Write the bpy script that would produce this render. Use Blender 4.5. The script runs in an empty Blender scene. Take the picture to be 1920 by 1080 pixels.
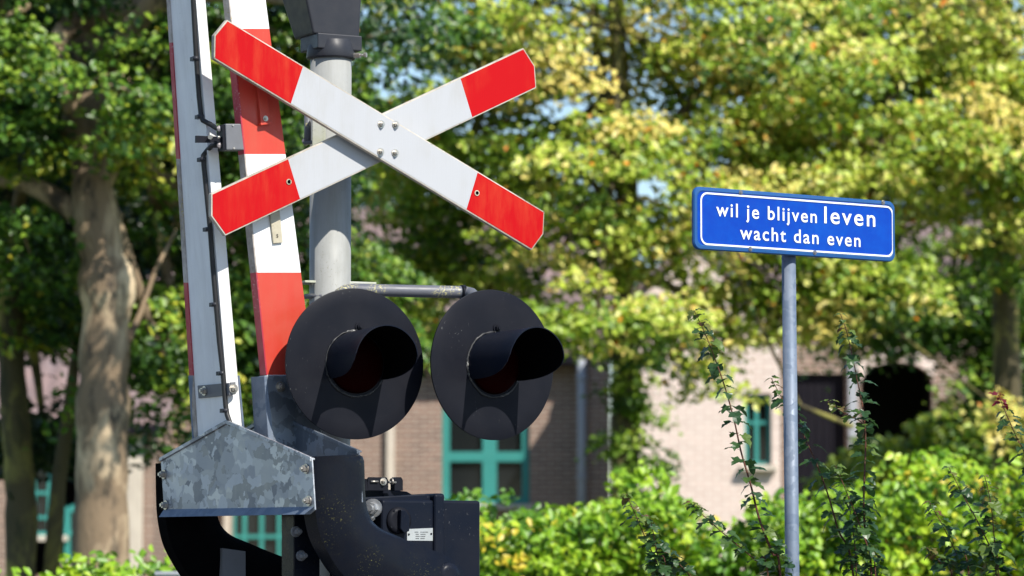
import bpy, bmesh, math, random
import numpy as np
from mathutils import Vector, Matrix
random.seed(7); RNG = np.random.default_rng(11)
D = bpy.data; C = bpy.context.scene.collection; SC = bpy.context.scene
# ------------------------------------------------------------------ camera
F = 7083.0; CZ = 1.2; TH = math.atan(560/F)
cam = D.objects.new('camera', D.cameras.new('camera')); C.objects.link(cam); SC.camera = cam
cam.location = (0, 0, CZ); cam.rotation_euler = (math.pi/2+TH, 0, 0)
cam.data.sensor_width = 36; cam.data.lens = F/1920*36
cam.data.clip_start = 0.1; cam.data.clip_end = 3000
cam.data.dof.use_dof = True; cam.data.dof.focus_distance = 12.5; cam.data.dof.aperture_fstop = 4.1
cam.data.dof.aperture_blades = 9
# ------------------------------------------------------------------ sky and sun
AZ = math.radians(40); EL = math.radians(45)
w = D.worlds.new('World'); SC.world = w; w.use_nodes = True
nt = w.node_tree; sky = nt.nodes.new('ShaderNodeTexSky'); sky.sky_type = 'NISHITA'; sky.sun_disc = False
sky.sun_elevation = EL; sky.sun_rotation = math.pi-AZ; sky.air_density = 1.0; sky.dust_density = 0.25; sky.ozone_density = 2.5
nt.links.new(sky.outputs[0], nt.nodes['Background'].inputs[0]); nt.nodes['Background'].inputs[1].default_value = 0.10
sl = D.lights.new('sun', 'SUN'); sl.energy = 3.9; sl.angle = math.radians(0.5); sl.color = (1, .95, .86)
so = D.objects.new('sun', sl); C.objects.link(so)
SUN = Vector((math.sin(AZ)*math.cos(EL), -math.cos(AZ)*math.cos(EL), math.sin(EL)))
so.rotation_euler = SUN.to_track_quat('Z', 'Y').to_euler(); so.location = (10, -10, 20)
SC.view_settings.view_transform = 'Standard'; SC.view_settings.look = 'None'
SC.view_settings.exposure = 0.70; SC.view_settings.gamma = 1
SC.render.engine = 'CYCLES'; SC.cycles.max_bounces = 7; SC.cycles.transparent_max_bounces = 6
SC.cycles.transmission_bounces = 4; SC.cycles.diffuse_bounces = 2; SC.cycles.glossy_bounces = 3
# ------------------------------------------------------------------ photo pixel -> world helpers
FW = Vector((0, math.cos(TH), math.sin(TH))); UPV = Vector((0, -math.sin(TH), math.cos(TH))); CAM = Vector((0, 0, CZ))
def ray(px, py): return FW + Vector((1, 0, 0))*((px-960)/F) + UPV*((540-py)/F)
def P(px, py, Y):
    d = ray(px, py); return CAM + d*(Y/d.y)
class Plane:
    """upright plane through a point, turned by yaw; n is its outward normal"""
    def __init__(s, px, py, Y, yaw, o=None):
        s.o = P(px, py, Y) if o is None else Vector(o); a = math.radians(yaw)
        s.t = Vector((math.cos(a), math.sin(a), 0)); s.n = Vector((math.sin(a), -math.cos(a), 0)); s.z = Vector((0, 0, 1))
    def hit(s, px, py):
        d = ray(px, py); return CAM + d*((s.o-CAM).dot(s.n)/d.dot(s.n))
    def at(s, px, py, off=0.0): return s.hit(px, py) + s.n*off
    def uv(s, px, py):
        q = s.hit(px, py)-s.o; return q.dot(s.t), q.z
    def pt(s, u, v, off=0.0): return s.o + s.t*u + s.z*v + s.n*off
    def shift(s, d): return Plane(0, 0, 0, math.degrees(math.atan2(s.t.y, s.t.x)), s.o + s.n*d)
# ------------------------------------------------------------------ mesh builder
class MB:
    def __init__(s): s.v = []; s.f = []; s.m = []; s.sm = []
    def add(s, vs, fs, m=0, smooth=False):
        b = len(s.v); s.v += [Vector(x) for x in vs]
        for f in fs: s.f.append([b+i for i in f]); s.m.append(m); s.sm.append(smooth)
        return s
    def prism(s, pts, d, m=0, mside=None):      # pts polygon in 3D, extruded by vector d
        n = len(pts); vs = [Vector(p) for p in pts]+[Vector(p)+d for p in pts]
        s.add(vs, [list(range(n)), list(range(2*n-1, n-1, -1))], m)
        b = len(s.v)-2*n
        for i in range(n):
            j = (i+1) % n; s.f.append([b+i, b+n+i, b+n+j, b+j]); s.m.append(m if mside is None else mside); s.sm.append(False)
        return s
    def box(s, c, hx, hy, hz, rot=None, m=0):
        c = Vector(c); X = Vector((hx, 0, 0)); Y = Vector((0, hy, 0)); Z = Vector((0, 0, hz))
        if rot is not None: X = rot[0]*hx; Y = rot[1]*hy; Z = rot[2]*hz
        vs = [c+X*a+Y*b+Z*d for a in (-1, 1) for b in (-1, 1) for d in (-1, 1)]
        return s.add(vs, [(0, 1, 3, 2), (4, 6, 7, 5), (0, 4, 5, 1), (2, 3, 7, 6), (0, 2, 6, 4), (1, 5, 7, 3)], m)
    def tube(s, pts, r, n=16, m=0, caps=True, smooth=True):
        pts = [Vector(p) for p in pts]; rs = r if isinstance(r, (list, tuple)) else [r]*len(pts)
        rings = []; prev = None
        for i, p in enumerate(pts):
            a = pts[max(i-1, 0)]; b = pts[min(i+1, len(pts)-1)]; t = (b-a).normalized()
            if prev is None:
                u = t.orthogonal().normalized()
            else:
                u = (prev-t*prev.dot(t)); u = u.normalized() if u.length > 1e-6 else t.orthogonal().normalized()
            prev = u; w_ = t.cross(u)
            rings.append([p+(u*math.cos(k*2*math.pi/n)+w_*math.sin(k*2*math.pi/n))*rs[i] for k in range(n)])
        vs = [q for rg in rings for q in rg]; fs = []
        for i in range(len(rings)-1):
            for k in range(n):
                l = (k+1) % n; fs.append((i*n+k, i*n+l, (i+1)*n+l, (i+1)*n+k))
        s.add(vs, fs, m, smooth)
        if caps:
            b = len(s.v)-len(vs)
            s.f.append([b+k for k in reversed(range(n))]); s.m.append(m); s.sm.append(False)
            s.f.append([b+len(vs)-n+k for k in range(n)]); s.m.append(m); s.sm.append(False)
        return s
    def disc(s, c, n, r, th, m=0, seg=64):
        n = Vector(n).normalized(); return s.tube([Vector(c)-n*th, Vector(c)], r, seg, m)
    def build(s, name, mats, root=None, parent=None, bevel=0, seg=2, origin=None):
        org = Vector(root['_o']) if root is not None else Vector(origin or (0, 0, 0))
        me = D.meshes.new(name); me.from_pydata([v-org for v in s.v], [], s.f)
        if not isinstance(mats, (list, tuple)): mats = [mats]
        for m in mats: me.materials.append(m)
        me.polygons.foreach_set('material_index', s.m); me.polygons.foreach_set('use_smooth', s.sm)
        bm = bmesh.new(); bm.from_mesh(me); bmesh.ops.recalc_face_normals(bm, faces=bm.faces); bm.to_mesh(me); bm.free()
        o = D.objects.new(name, me); C.objects.link(o)
        if parent is not None: o.parent = parent
        elif root is not None: o.parent = root
        else: o.location = org
        if bevel:
            b = o.modifiers.new('bevel', 'BEVEL'); b.width = bevel; b.segments = seg; b.limit_method = 'ANGLE'; b.angle_limit = math.radians(35)
            b.harden_normals = False
        return o
def tag(o, label=None, cat=None, group=None, kind=None):
    for k, v in (('label', label), ('category', cat), ('group', group), ('kind', kind)):
        if v: o[k] = v
    return o
ROOTS = []
def thing(name, loc, label, cat, group=None):
    o = D.objects.new(name, None); C.objects.link(o); o.location = loc; o.empty_display_size = .2
    o['_o'] = list(loc); ROOTS.append(o); return tag(o, label, cat, group)
def hexbolt(mb, p, n, r=.009, h=.010, m=0):
    n = Vector(n).normalized(); p = Vector(p)
    mb.tube([p, p+n*h*.25], r*1.55, 20, m, smooth=False)
    mb.tube([p+n*h*.25, p+n*h], r, 6, m, smooth=False)
    mb.tube([p+n*h, p+n*h*1.4], r*.55, 10, m, smooth=False)
# ------------------------------------------------------------------ materials
class Mat:
    def __init__(s, name):
        s.m = D.materials.new(name); s.m.use_nodes = True; s.nt = s.m.node_tree; s.b = s.nt.nodes['Principled BSDF']
        s.tc = s.nt.nodes.new('ShaderNodeTexCoord'); s.obj = s.tc.outputs['Object']
    def N(s, t, **k):
        n = s.nt.nodes.new(t)
        for a, v in k.items():
            if a in n.inputs: n.inputs[a].default_value = v
            else: setattr(n, a, v)
        return n
    def L(s, a, b): s.nt.links.new(a, b)
    def mapped(s, sc): 
        n = s.N('ShaderNodeMapping'); n.inputs['Scale'].default_value = sc; s.L(s.obj, n.inputs[0]); return n.outputs[0]
    def noise(s, scale, detail=4, rough=.55, vec=None, dist=0):
        n = s.N('ShaderNodeTexNoise'); n.inputs['Scale'].default_value = scale; n.inputs['Detail'].default_value = detail
        n.inputs['Roughness'].default_value = rough; n.inputs['Distortion'].default_value = dist; s.L(vec or s.obj, n.inputs['Vector']); return n.outputs[0]
    def ramp(s, fac, stops, interp='LINEAR'):
        n = s.N('ShaderNodeValToRGB'); n.color_ramp.interpolation = interp; cr = n.color_ramp
        while len(cr.elements) < len(stops): cr.elements.new(.5)
        for e, (p, c) in zip(cr.elements, stops):
            e.position = p; e.color = (c, c, c, 1) if isinstance(c, (int, float)) else (*c, 1)
        s.L(fac, n.inputs[0]); return n.outputs[0]
    def mix(s, fac, a, b):
        n = s.N('ShaderNodeMix', data_type='RGBA')
        if isinstance(fac, float): n.inputs[0].default_value = fac
        else: s.L(fac, n.inputs[0])
        for i, x in ((6, a), (7, b)):
            if isinstance(x, tuple): n.inputs[i].default_value = (*x, 1)
            else: s.L(x, n.inputs[i])
        return n.outputs[2]
    def math(s, op, a, b=0.0):
        n = s.N('ShaderNodeMath', operation=op)
        for i, x in ((0, a), (1, b)):
            if isinstance(x, (int, float)): n.inputs[i].default_value = x
            else: s.L(x, n.inputs[i])
        return n.outputs[0]
    def col(s, x):
        if isinstance(x, tuple): s.b.inputs['Base Color'].default_value = (*x, 1)
        else: s.L(x, s.b.inputs['Base Color'])
    def rough(s, x, metal=0.0, spec=.5):
        if isinstance(x, (int, float)): s.b.inputs['Roughness'].default_value = x
        else: s.L(x, s.b.inputs['Roughness'])
        s.b.inputs['Metallic'].default_value = metal; s.b.inputs['Specular IOR Level'].default_value = spec
    def bump(s, h, st=.3, dist=.002):
        n = s.N('ShaderNodeBump'); n.inputs['Strength'].default_value = st; n.inputs['Distance'].default_value = dist
        s.L(h, n.inputs['Height']); s.L(n.outputs[0], s.b.inputs['Normal'])
def worn(name, base, dirt, amt=.35, rough=.5, streak=True, speck=None, speck_t=.72, sc=9, metal=0.0, spec=.5, bump=.15):
    m = Mat(name); v = m.mapped((1, 1, .12)) if streak else m.obj
    f1 = m.ramp(m.noise(sc*3, 6, .65, v), [(.42, 0), (.75, 1)])
    f2 = m.ramp(m.noise(sc*.4, 4, .6), [(.4, 0), (.7, 1)])
    f = m.math('MULTIPLY', m.math('ADD', f1, f2), amt*.5)
    c = m.mix(f, base, dirt)
    if speck:
        sp = m.ramp(m.noise(160, 3, .7), [(speck_t-.02, 0), (speck_t, 1)]); sp2 = m.ramp(m.noise(7, 3, .6), [(.5, 0), (.62, 1)])
        c = m.mix(m.math('MULTIPLY', sp, sp2), c, speck)
    m.col(c); m.rough(m.ramp(m.noise(sc*2, 4), [(.3, max(rough-.1, .05)), (.7, min(rough+.15, 1))]), metal, spec)
    m.bump(m.noise(sc*22, 4), bump, .001); return m.m
M = {}
M['white'] = worn('white_paint', (.86, .86, .86), (.48, .46, .44), .55, .5, True, (.12, .11, .09), .70)
M['white_clean'] = worn('white_gloss_paint', (.80, .80, .79), (.6, .58, .52), .25, .4, True, (.15, .13, .1), .76)
M['red_boom'] = worn('faded_red_paint', (.55, .04, .022), (.48, .10, .055), .6, .45, True, (.75, .7, .66), .74)
M['red_shaded'] = worn('shaded_red_edge_paint', (.42, .02, .045), (.3, .05, .06), .5, .45, True, (.7, .6, .6), .64)  # the stripe red with the edges' shade put into its colour
M['dirty_edge'] = worn('grimy_wood_edge', (.55, .50, .46), (.14, .11, .08), 1.2, .7, False, (.35, .28, .05), .6)
def reflective(name, base, fade, amt):
    m = Mat(name)
    f = m.math('MULTIPLY', m.ramp(m.noise(22, 5, .65, m.mapped((1, 1, .22))), [(.42, 0), (.68, 1)]), m.ramp(m.noise(3.4, 3), [(.40, 0), (.58, 1)]))
    c = m.mix(m.math('MULTIPLY', f, amt), base, fade)
    vor = m.N('ShaderNodeTexVoronoi', feature='DISTANCE_TO_EDGE'); vor.inputs['Scale'].default_value = 210; vor.inputs['Randomness'].default_value = .15
    m.L(m.obj, vor.inputs['Vector']); e = m.ramp(vor.outputs['Distance'], [(.03, 1), (.1, 0)])
    c = m.mix(m.math('MULTIPLY', e, .16), c, (.35, .35, .36) if name.startswith('white') else (.3, .01, .01))
    m.col(c); m.rough(.5, 0, .12); m.bump(vor.outputs['Distance'], .12, .001); return m.m
M['arm_edge'] = worn('weathered_sheet_edge', (.60, .55, .47), (.22, .19, .13), 1.0, .6, False, (.10, .09, .06), .62)
M['refl_white'] = reflective('white_reflective_sheet', (.46, .47, .49), (.38, .37, .34), .5)
M['refl_red'] = reflective('red_reflective_sheet', (.47, .003, .006), (.58, .08, .03), .42)
def black(name, base=(.010, .011, .016), rough=.42, scratch=True, spec=.09):
    m = Mat(name); c = m.mix(m.math('MULTIPLY', m.ramp(m.noise(5, 5, .6), [(.4, 0), (.75, 1)]), .6), base, (.020, .020, .025))
    if scratch:
        v = m.mapped((9, 9, 1.3)); s1 = m.ramp(m.noise(34, 2, .5, v), [(.735, 0), (.755, 1)])
        s2 = m.ramp(m.noise(190, 2, .6), [(.73, 0), (.75, 1)]); s3 = m.ramp(m.noise(6, 3), [(.54, 0), (.64, 1)])
        c = m.mix(m.math('MULTIPLY', m.math('MAXIMUM', s1, s2), m.math('MULTIPLY', s3, .5)), c, (.55, .55, .53))
    m.col(c); m.rough(m.ramp(m.noise(9, 4), [(.3, rough-.07), (.75, rough+.14)]), 0, spec); m.bump(m.noise(90, 4), .12, .001); return m.m
M['black'] = black('black_paint'); M['black_cast'] = black('black_cast_paint', (.007, .010, .019), .33, spec=.10)
M['black_grime'] = worn('mossy_black_casting', (.006, .008, .014), (.012, .012, .014), .7, .26, False, (.10, .095, .035), .65, 8, bump=.25, spec=.11)
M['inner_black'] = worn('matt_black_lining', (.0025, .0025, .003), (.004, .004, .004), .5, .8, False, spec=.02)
M['dark_grey'] = worn('dark_grey_coating', (.026, .028, .036), (.045, .045, .05), .6, .42, False, spec=.3)
M['rubber'] = worn('black_rubber', (.012, .012, .013), (.03, .03, .03), .4, .5, False)
M['steel'] = worn('bolt_steel', (.55, .52, .47), (.22, .17, .12), .7, .35, False, metal=.8, spec=.5)
M['tag'] = worn('brassy_ruler_plate', (.55, .50, .38), (.25, .21, .13), .8, .45, False, (.1, .09, .06), .62)
M['boxgrey'] = worn('slate_grey_enclosure', (.15, .155, .17), (.11, .11, .115), .6, .5, False)
M['post'] = worn('weathered_light_grey_post', (.33, .335, .325), (.17, .17, .14), .7, .6, True, (.16, .15, .10), .66, 11)
M['pipe_grey'] = worn('lichened_grey_pipe', (.13, .135, .16), (.09, .09, .09), .5, .45, False, (.50, .46, .22), .56, 7)
M['bracket'] = worn('pale_mossy_bracket', (.5, .51, .48), (.33, .36, .15), .9, .6, False, (.12, .12, .07), .64)
def spangle(name, lo, hi, scale=26, metal=.55, rough=.42):
    m = Mat(name)
    d = m.N('ShaderNodeTexNoise'); d.inputs['Scale'].default_value = 20; d.inputs['Detail'].default_value = 3; m.L(m.obj, d.inputs['Vector'])
    sub = m.N('ShaderNodeVectorMath', operation='SUBTRACT'); m.L(d.outputs[1], sub.inputs[0]); sub.inputs[1].default_value = (.5, .5, .5)
    scl = m.N('ShaderNodeVectorMath', operation='SCALE'); m.L(sub.outputs[0], scl.inputs[0]); scl.inputs['Scale'].default_value = .09
    ad = m.N('ShaderNodeVectorMath', operation='ADD'); m.L(scl.outputs[0], ad.inputs[0]); m.L(m.mapped((.52, .52, 1)), ad.inputs[1])
    v = m.N('ShaderNodeTexVoronoi'); v.inputs['Scale'].default_value = scale; m.L(ad.outputs[0], v.inputs['Vector'])
    bw = m.N('ShaderNodeSeparateColor'); m.L(v.outputs['Color'], bw.inputs[0])
    c = m.ramp(bw.outputs[0], [(0, lo), (.3, tuple(l*.5+h*.5 for l, h in zip(lo, hi))), (.62, hi), (.9, tuple(l*.3+h*.7 for l, h in zip(lo, hi)))], 'CONSTANT')
    st = m.ramp(m.noise(30, 5, .6, m.mapped((1, 1, .1))), [(.5, 0), (.8, 1)])
    c = m.mix(m.math('MULTIPLY', st, .25), c, (.42, .41, .40))
    m.col(c); m.rough(m.ramp(bw.outputs[1], [(0, rough-.06), (1, rough+.16)]), metal); m.bump(m.noise(140, 3), .08, .001); return m.m
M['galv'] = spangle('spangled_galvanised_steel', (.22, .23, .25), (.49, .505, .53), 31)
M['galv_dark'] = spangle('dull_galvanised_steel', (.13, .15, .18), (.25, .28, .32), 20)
M['galv_pole'] = spangle('galvanised_pole_steel', (.12, .16, .225), (.165, .205, .27), 36, .2, .55)
M['sign_blue'] = worn('blue_sign_enamel', (.001, .042, .36), (.001, .085, .46), .8, .35, False, None, spec=.2)
M['sign_rim'] = worn('faded_blue_sign_rim', (.006, .085, .29), (.012, .06, .15), .6, .5, False, (.03, .05, .07), .66)
M['sign_white'] = worn('white_sign_film', (.82, .83, .85), (.7, .72, .78), .3, .35, False)
M['lens'] = Mat('dark_red_lens'); M['lens'].col((.011, .0004, .0004)); M['lens'].rough(.5, 0, .015); M['lens'] = M['lens'].m
M['teal'] = worn('teal_window_paint', (.035, .26, .23), (.06, .31, .28), .5, .5, True)
M['glass'] = Mat('dark_window_glass'); M['glass'].col((.012, .014, .016)); M['glass'].rough(.12); M['glass'] = M['glass'].m
M['dark_shared'] = worn('dark_boards_trim_shade', (.010, .009, .014), (.02, .018, .022), .6, .7, True, spec=.1)  # doors and gutters; also the cottage panel that stands for shade
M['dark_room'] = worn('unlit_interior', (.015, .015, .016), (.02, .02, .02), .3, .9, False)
M['zinc'] = worn('zinc_downpipe', (.36, .38, .42), (.25, .26, .28), .5, .45, True)
M['stone'] = worn('pale_stone_trim', (.66, .58, .48), (.36, .3, .25), .6, .8, True)
def brick(name, a, b, mortar, stain, sc=1.0):
    m = Mat(name); sp = m.N('ShaderNodeSeparateXYZ'); m.L(m.obj, sp.inputs[0]); cb = m.N('ShaderNodeCombineXYZ')
    m.L(m.math('ADD', sp.outputs[0], sp.outputs[1]), cb.inputs[0]); m.L(sp.outputs[2], cb.inputs[1])
    br = m.N('ShaderNodeTexBrick'); m.L(cb.outputs[0], br.inputs['Vector']); br.inputs['Scale'].default_value = sc
    br.inputs['Brick Width'].default_value = .21; br.inputs['Row Height'].default_value = .062; br.inputs['Mortar Size'].default_value = .010
    br.inputs['Mortar Smooth'].default_value = .2; br.inputs['Bias'].default_value = 0
    br.inputs['Color1'].default_value = (*a, 1); br.inputs['Color2'].default_value = (*b, 1); br.inputs['Mortar'].default_value = (*mortar, 1)
    f = m.math('MULTIPLY', m.ramp(m.noise(1.1, 6, .65), [(.4, 0), (.7, 1)]), .5)
    m.col(m.mix(f, br.outputs[0], stain)); m.rough(.9); m.bump(br.outputs[1], -.4, .006); return m.m
M['brick'] = brick('aged_pink_brown_brick', (.30, .18, .135), (.16, .095, .075), (.42, .36, .30), (.30, .21, .16))
M['brick_pale'] = brick('pale_brick', (.70, .53, .46), (.58, .43, .37), (.80, .71, .64), (.80, .67, .60))  # paler copy of the brick; the wing's sunlight is in its colour
def tiles(name, a, b):
    m = Mat(name); wv = m.N('ShaderNodeTexWave', wave_type='BANDS', bands_direction='X'); wv.inputs['Scale'].default_value = 1.35; wv.inputs['Distortion'].default_value = .3
    m.L(m.obj, wv.inputs['Vector']); f = m.noise(3, 5)
    c = m.mix(m.ramp(f, [(.35, 0), (.7, 1)]), a, b); c = m.mix(m.math('MULTIPLY', wv.outputs[1], .35), c, (.12, .08, .07))
    m.col(c); m.rough(.85); m.bump(wv.outputs[1], .6, .03); return m.m
M['tiles'] = tiles('weathered_roof_tiles', (.27, .18, .165), (.21, .165, .165))
def bark(name, a, b, c_, sc=3.0, patch=True):
    m = Mat(name); v = m.mapped((1, 1, .3)); f = m.ramp(m.noise(sc, 4, .6, m.mapped((1, 1, .55)), .6), [(.40, 0), (.52, 1)] if patch else [(.3, 0), (.7, 1)])
    c = m.mix(f, a, b); c = m.mix(m.ramp(m.noise(sc*3.2, 5, .7, v), [(.52, 0), (.66, 1)]), c, c_)
    m.col(c); m.rough(.9); m.bump(m.noise(sc*9, 6, .7, v), .7, .02); return m.m
M['bark_plane'] = bark('mottled_plane_bark', (.66, .51, .33), (.24, .17, .105), (.07, .055, .04), 2.4)
M['bark_moss'] = bark('mossy_yellow_bark', (.30, .27, .07), (.085, .07, .035), (.04, .04, .02), 2.2)
M['bark_grey'] = bark('grey_brown_bark', (.20, .17, .12), (.11, .095, .07), (.07, .07, .04), 2.6)
M['bark_twig'] = bark('twig_bark', (.20, .15, .10), (.12, .09, .06), (.08, .06, .04), 8)
M['stem_red'] = bark('reddish_shoot_stem', (.20, .07, .045), (.13, .05, .035), (.16, .09, .05), 30)
def leafmat(name, stops, trans=.14, rough=.42):
    m = Mat(name); at = m.N('ShaderNodeAttribute', attribute_name='tint'); c = m.ramp(at.outputs['Fac'], stops)
    m.col(c); m.rough(rough, 0, .5)
    tr = m.N('ShaderNodeBsdfTranslucent'); mx = m.N('ShaderNodeMixShader'); mx.inputs[0].default_value = trans
    br = m.N('ShaderNodeHueSaturation'); br.inputs['Value'].default_value = 1.5; br.inputs['Saturation'].default_value = 1.1; m.L(c, br.inputs['Color']); m.L(br.outputs[0], tr.inputs[0])
    m.L(m.b.outputs[0], mx.inputs[1]); m.L(tr.outputs[0], mx.inputs[2]); m.L(mx.outputs[0], m.nt.nodes['Material Output'].inputs[0]); return m.m
M['leaf_green'] = leafmat('deep_green_leaves', [(0, (.014, .045, .008)), (.5, (.085, .19, .018)), (.85, (.32, .44, .04)), (1, (.5, .44, .04))])
M['leaf_gold'] = leafmat('yellow_green_leaves', [(0, (.03, .085, .01)), (.35, (.17, .29, .022)), (.7, (.46, .55, .06)), (.93, (.72, .68, .20)), (.97, (.70, .32, .03)), (1, (.7, .22, .03))])
M['leaf_hedge'] = leafmat('bright_hedge_leaves', [(0, (.08, .20, .012)), (.5, (.24, .42, .02)), (.9, (.44, .56, .035)), (1, (.6, .48, .05))])
M['leaf_shade'] = leafmat('shade_dark_leaves', [(0, (.008, .022, .006)), (.6, (.022, .05, .010)), (1, (.07, .11, .02))])  # leaf colour darkened to stand for deep shade between the trees
M['leaf_shoot'] = leafmat('maple_shoot_leaves', [(0, (.022, .060, .022)), (.6, (.045, .10, .028)), (.8, (.13, .19, .03)), (.9, (.15, .07, .035)), (1, (.15, .012, .02))], .25, .38)
mg = Mat('rough_grass'); mg.col(mg.mix(mg.ramp(mg.noise(1.5, 6), [(.35, 0), (.65, 1)]), (.05, .09, .02), (.12, .13, .04))); mg.rough(.95); mg.bump(mg.noise(40, 5), .6, .03); M['grass'] = mg.m
ma = Mat('asphalt'); ma.col(ma.mix(ma.noise(60, 5), (.07, .068, .07), (.14, .135, .13))); ma.rough(.9); M['asphalt'] = ma.m
M['cabinet'] = worn('grey_green_enamel', (.16, .22, .20), (.10, .13, .11), .5, .5, False)
M['gland'] = worn('pale_plastic_gland', (.5, .44, .43), (.3, .26, .25), .6, .5, False)
M['plate'] = worn('aluminium_name_plate', (.52, .54, .54), (.35, .36, .34), .7, .4, False, metal=.4)
M['zincbolt'] = worn('bright_zinc_bolt', (.62, .62, .62), (.3, .3, .3), .7, .3, False, metal=.8)
# ------------------------------------------------------------------ ground
g = MB(); g.add([(-900, -300, 0), (900, -300, 0), (900, 1500, 0), (-900, 1500, 0)], [(0, 1, 2, 3)])
tag(g.build('ground', M['grass']), kind='structure')
g = MB(); g.add([(-60, -30, .004), (60, -30, .004), (60, 19, .004), (-60, 19, .004)], [(0, 1, 2, 3)])
tag(g.build('road', M['asphalt']), kind='structure')
# ================================================================== CROSSING SIGNAL (post, cross, lamps)
YP = 12.68
pc = P(619, 500, YP); sig = thing('crossing_signal', (pc.x, YP, 0), 'grey post carrying the red and white cross, twin black lamps and a black box', 'crossing signal')
zt = P(619, 95, YP).z
mb = MB(); mb.tube([(pc.x, YP, 0), (pc.x, YP, zt)], .070, 48); mb.tube([(pc.x, YP, 0), (pc.x, YP, .12)], .11, 32)
mb.build('post', M['post'], sig)
PS = 33; XP = Plane(727, 260, 12.46, PS)      # plane of the front arm
def arm(pts, lred, rred, pl, name, hole, lab):
    # pts front outline in pixels, lred / rred = top and bottom pixel of the colour borders
    Q = [pl.at(*p) for p in pts]; th = .019
    a = MB(); n = len(Q)
    c0 = sum(Q, Vector())/n
    a.prism(Q, -pl.n*th)                      # pale plate: its edge shows all round
    o = a.build(name, M['arm_edge'], sig, bevel=.0015); o['label'] = lab
    def inset(q): return c0+(q-c0)*(1-.0045/(q-c0).length*1.5)
    Qi = []
    for i in range(n):                        # inset outline by 3.5 mm
        p, q, r = Q[i-1], Q[i], Q[(i+1) % n]
        d1 = (q-p).normalized(); d2 = (r-q).normalized(); n1 = d1.cross(pl.n); n2 = d2.cross(pl.n)
        if n1.dot(c0-q) < 0: n1 = -n1; 
        if n2.dot(c0-q) < 0: n2 = -n2
        bis = (n1+n2).normalized(); Qi.append(q+bis*(.0045/max(bis.dot(n1), .3)))
    # split the sheet in three bands
    def clip(poly, p0, p1, keep):
        nn = (p1-p0).cross(pl.n); out = []
        if nn.dot(keep-p0) < 0: nn = -nn
        for i in range(len(poly)):
            A, B = poly[i], poly[(i+1) % len(poly)]; da, db = nn.dot(A-p0), nn.dot(B-p0)
            if da >= 0: out.append(A)
            if da*db < 0: out.append(A+(B-A)*(da/(da-db)))
        return out
    L0, L1 = [pl.at(*p) for p in lred]; R0, R1 = [pl.at(*p) for p in rred]
    lend, rend = pl.at(*lred[2]) if len(lred) > 2 else Q[0], None
    le = min(Q, key=lambda q: q.dot(pl.t)); re = max(Q, key=lambda q: q.dot(pl.t)); L0, L1 = pl.at(*lred[0]), pl.at(*lred[1])
    s = MB(); off = pl.n*.0012
    s.prism([q+off for q in clip(Qi, L0, L1, le)], -pl.n*.001, 1)
    s.prism([q+off for q in clip(Qi, R0, R1, re)], -pl.n*.001, 1)
    mid = clip(clip(Qi, L0, L1, re), R0, R1, le); s.prism([q+off for q in mid], -pl.n*.001, 0)
    sh = s.build('reflective_sheet', [M['refl_white'], M['refl_red']], sig, parent=o)
    if hole:
        h = pl.at(*hole, .0016); b = MB(); b.tube([h, h+pl.n*.002], .0095, 20); b.build('hole_collar', M['tag'], sig, parent=o)
        b = MB(); b.tube([h+pl.n*.0005, h+pl.n*.0026], .0062, 16); b.build('hole', M['inner_black'], sig, parent=o)
    return o
arm1 = arm([(426, 37), (1021, 397), (1019, 439), (997, 469), (401, 110), (402, 66)], [(569, 121), (545, 194)], [(896, 321), (874.5, 392)], XP, 'cross_arm', (893.6, 362), 'front arm sloping down to the right')
XP2 = XP.shift(-.042)
arm2 = arm([(396, 363), (981.5, 90), (1003, 124), (1005.6, 165), (422.5, 442), (396, 405)], [(539.5, 297.5), (563, 375)], [(863.6, 148.7), (885.8, 222)], XP2, 'cross_arm', (541, 341), 'rear arm sloping up to the right')
for p in ((714, 233), (741, 234), (713, 285), (740, 287)): mb = MB(); hexbolt(mb, XP.at(*p, .001), XP.n, .0085, .012); mb.build('bolt', M['steel'], sig, parent=arm1)
mb = MB()   # channel bracket between cross and post
for zz in (-.05, .05):
    mb.box(XP2.pt(-.06, zz, -.035), .09, .018, .016, (XP2.t, XP2.n, XP2.z))
mb.box(Vector((pc.x-.035, YP-.085, P(600, 250, YP).z)), .022, .012, .055)
mb.build('cross_bracket', M['bracket'], sig, bevel=.002)
mb = MB(); z = P(0, 268, YP).z
mb.tube([(pc.x-.086, YP-.06, z), (pc.x-.086, YP+.03, z)], .008, 10); mb.tube([(pc.x-.075, YP-.05, z+.09), (pc.x-.075, YP-.05, z-.01)], .012, 12)
mb.tube([(pc.x-.09, YP-.055, z-.005), (pc.x+.02, YP-.078, z-.005)], .006, 10); mb.build('clamp', M['pipe_grey'], sig)
# bell box above the post
mb = MB(); zc0 = P(619, 112, YP).z; zc1 = P(619, 76, YP).z
mb.tube([(pc.x, YP, zc0), (pc.x, YP, zc0+.006), (pc.x, YP, zc1-.03), (pc.x, YP, zc1)], [.0805, .083, .081, .074], 48)
mb.box((pc.x-.0, YP+.01, zc1-.012), .083, .07, .026, (Vector((math.cos(.5), math.sin(.5), 0)), Vector((-math.sin(.5), math.cos(.5), 0)), Vector((0, 0, 1))))
mb.build('collar', M['dark_grey'], sig, bevel=.004)
mb = MB(); zb = P(0, 106, YP).z; mb.tube([(pc.x+.075, YP-.02, zb), (pc.x+.1, YP-.03, zb)], .009, 6, smooth=False); mb.tube([(pc.x+.09, YP-.027, zb), (pc.x+.118, YP-.038, zb)], .0045, 10)
mb.tube([(pc.x+.114, YP-.036, zb), (pc.x+.122, YP-.039, zb)], .0085, 6, smooth=False); mb.build('bolt', M['steel'], sig)
BP = Plane(588, 62, 12.60, 27); mb = MB()
bl = [BP.at(588, 63), BP.at(674, 73)]; tl = [BP.at(559, -60), BP.at(679, -60)]
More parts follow.
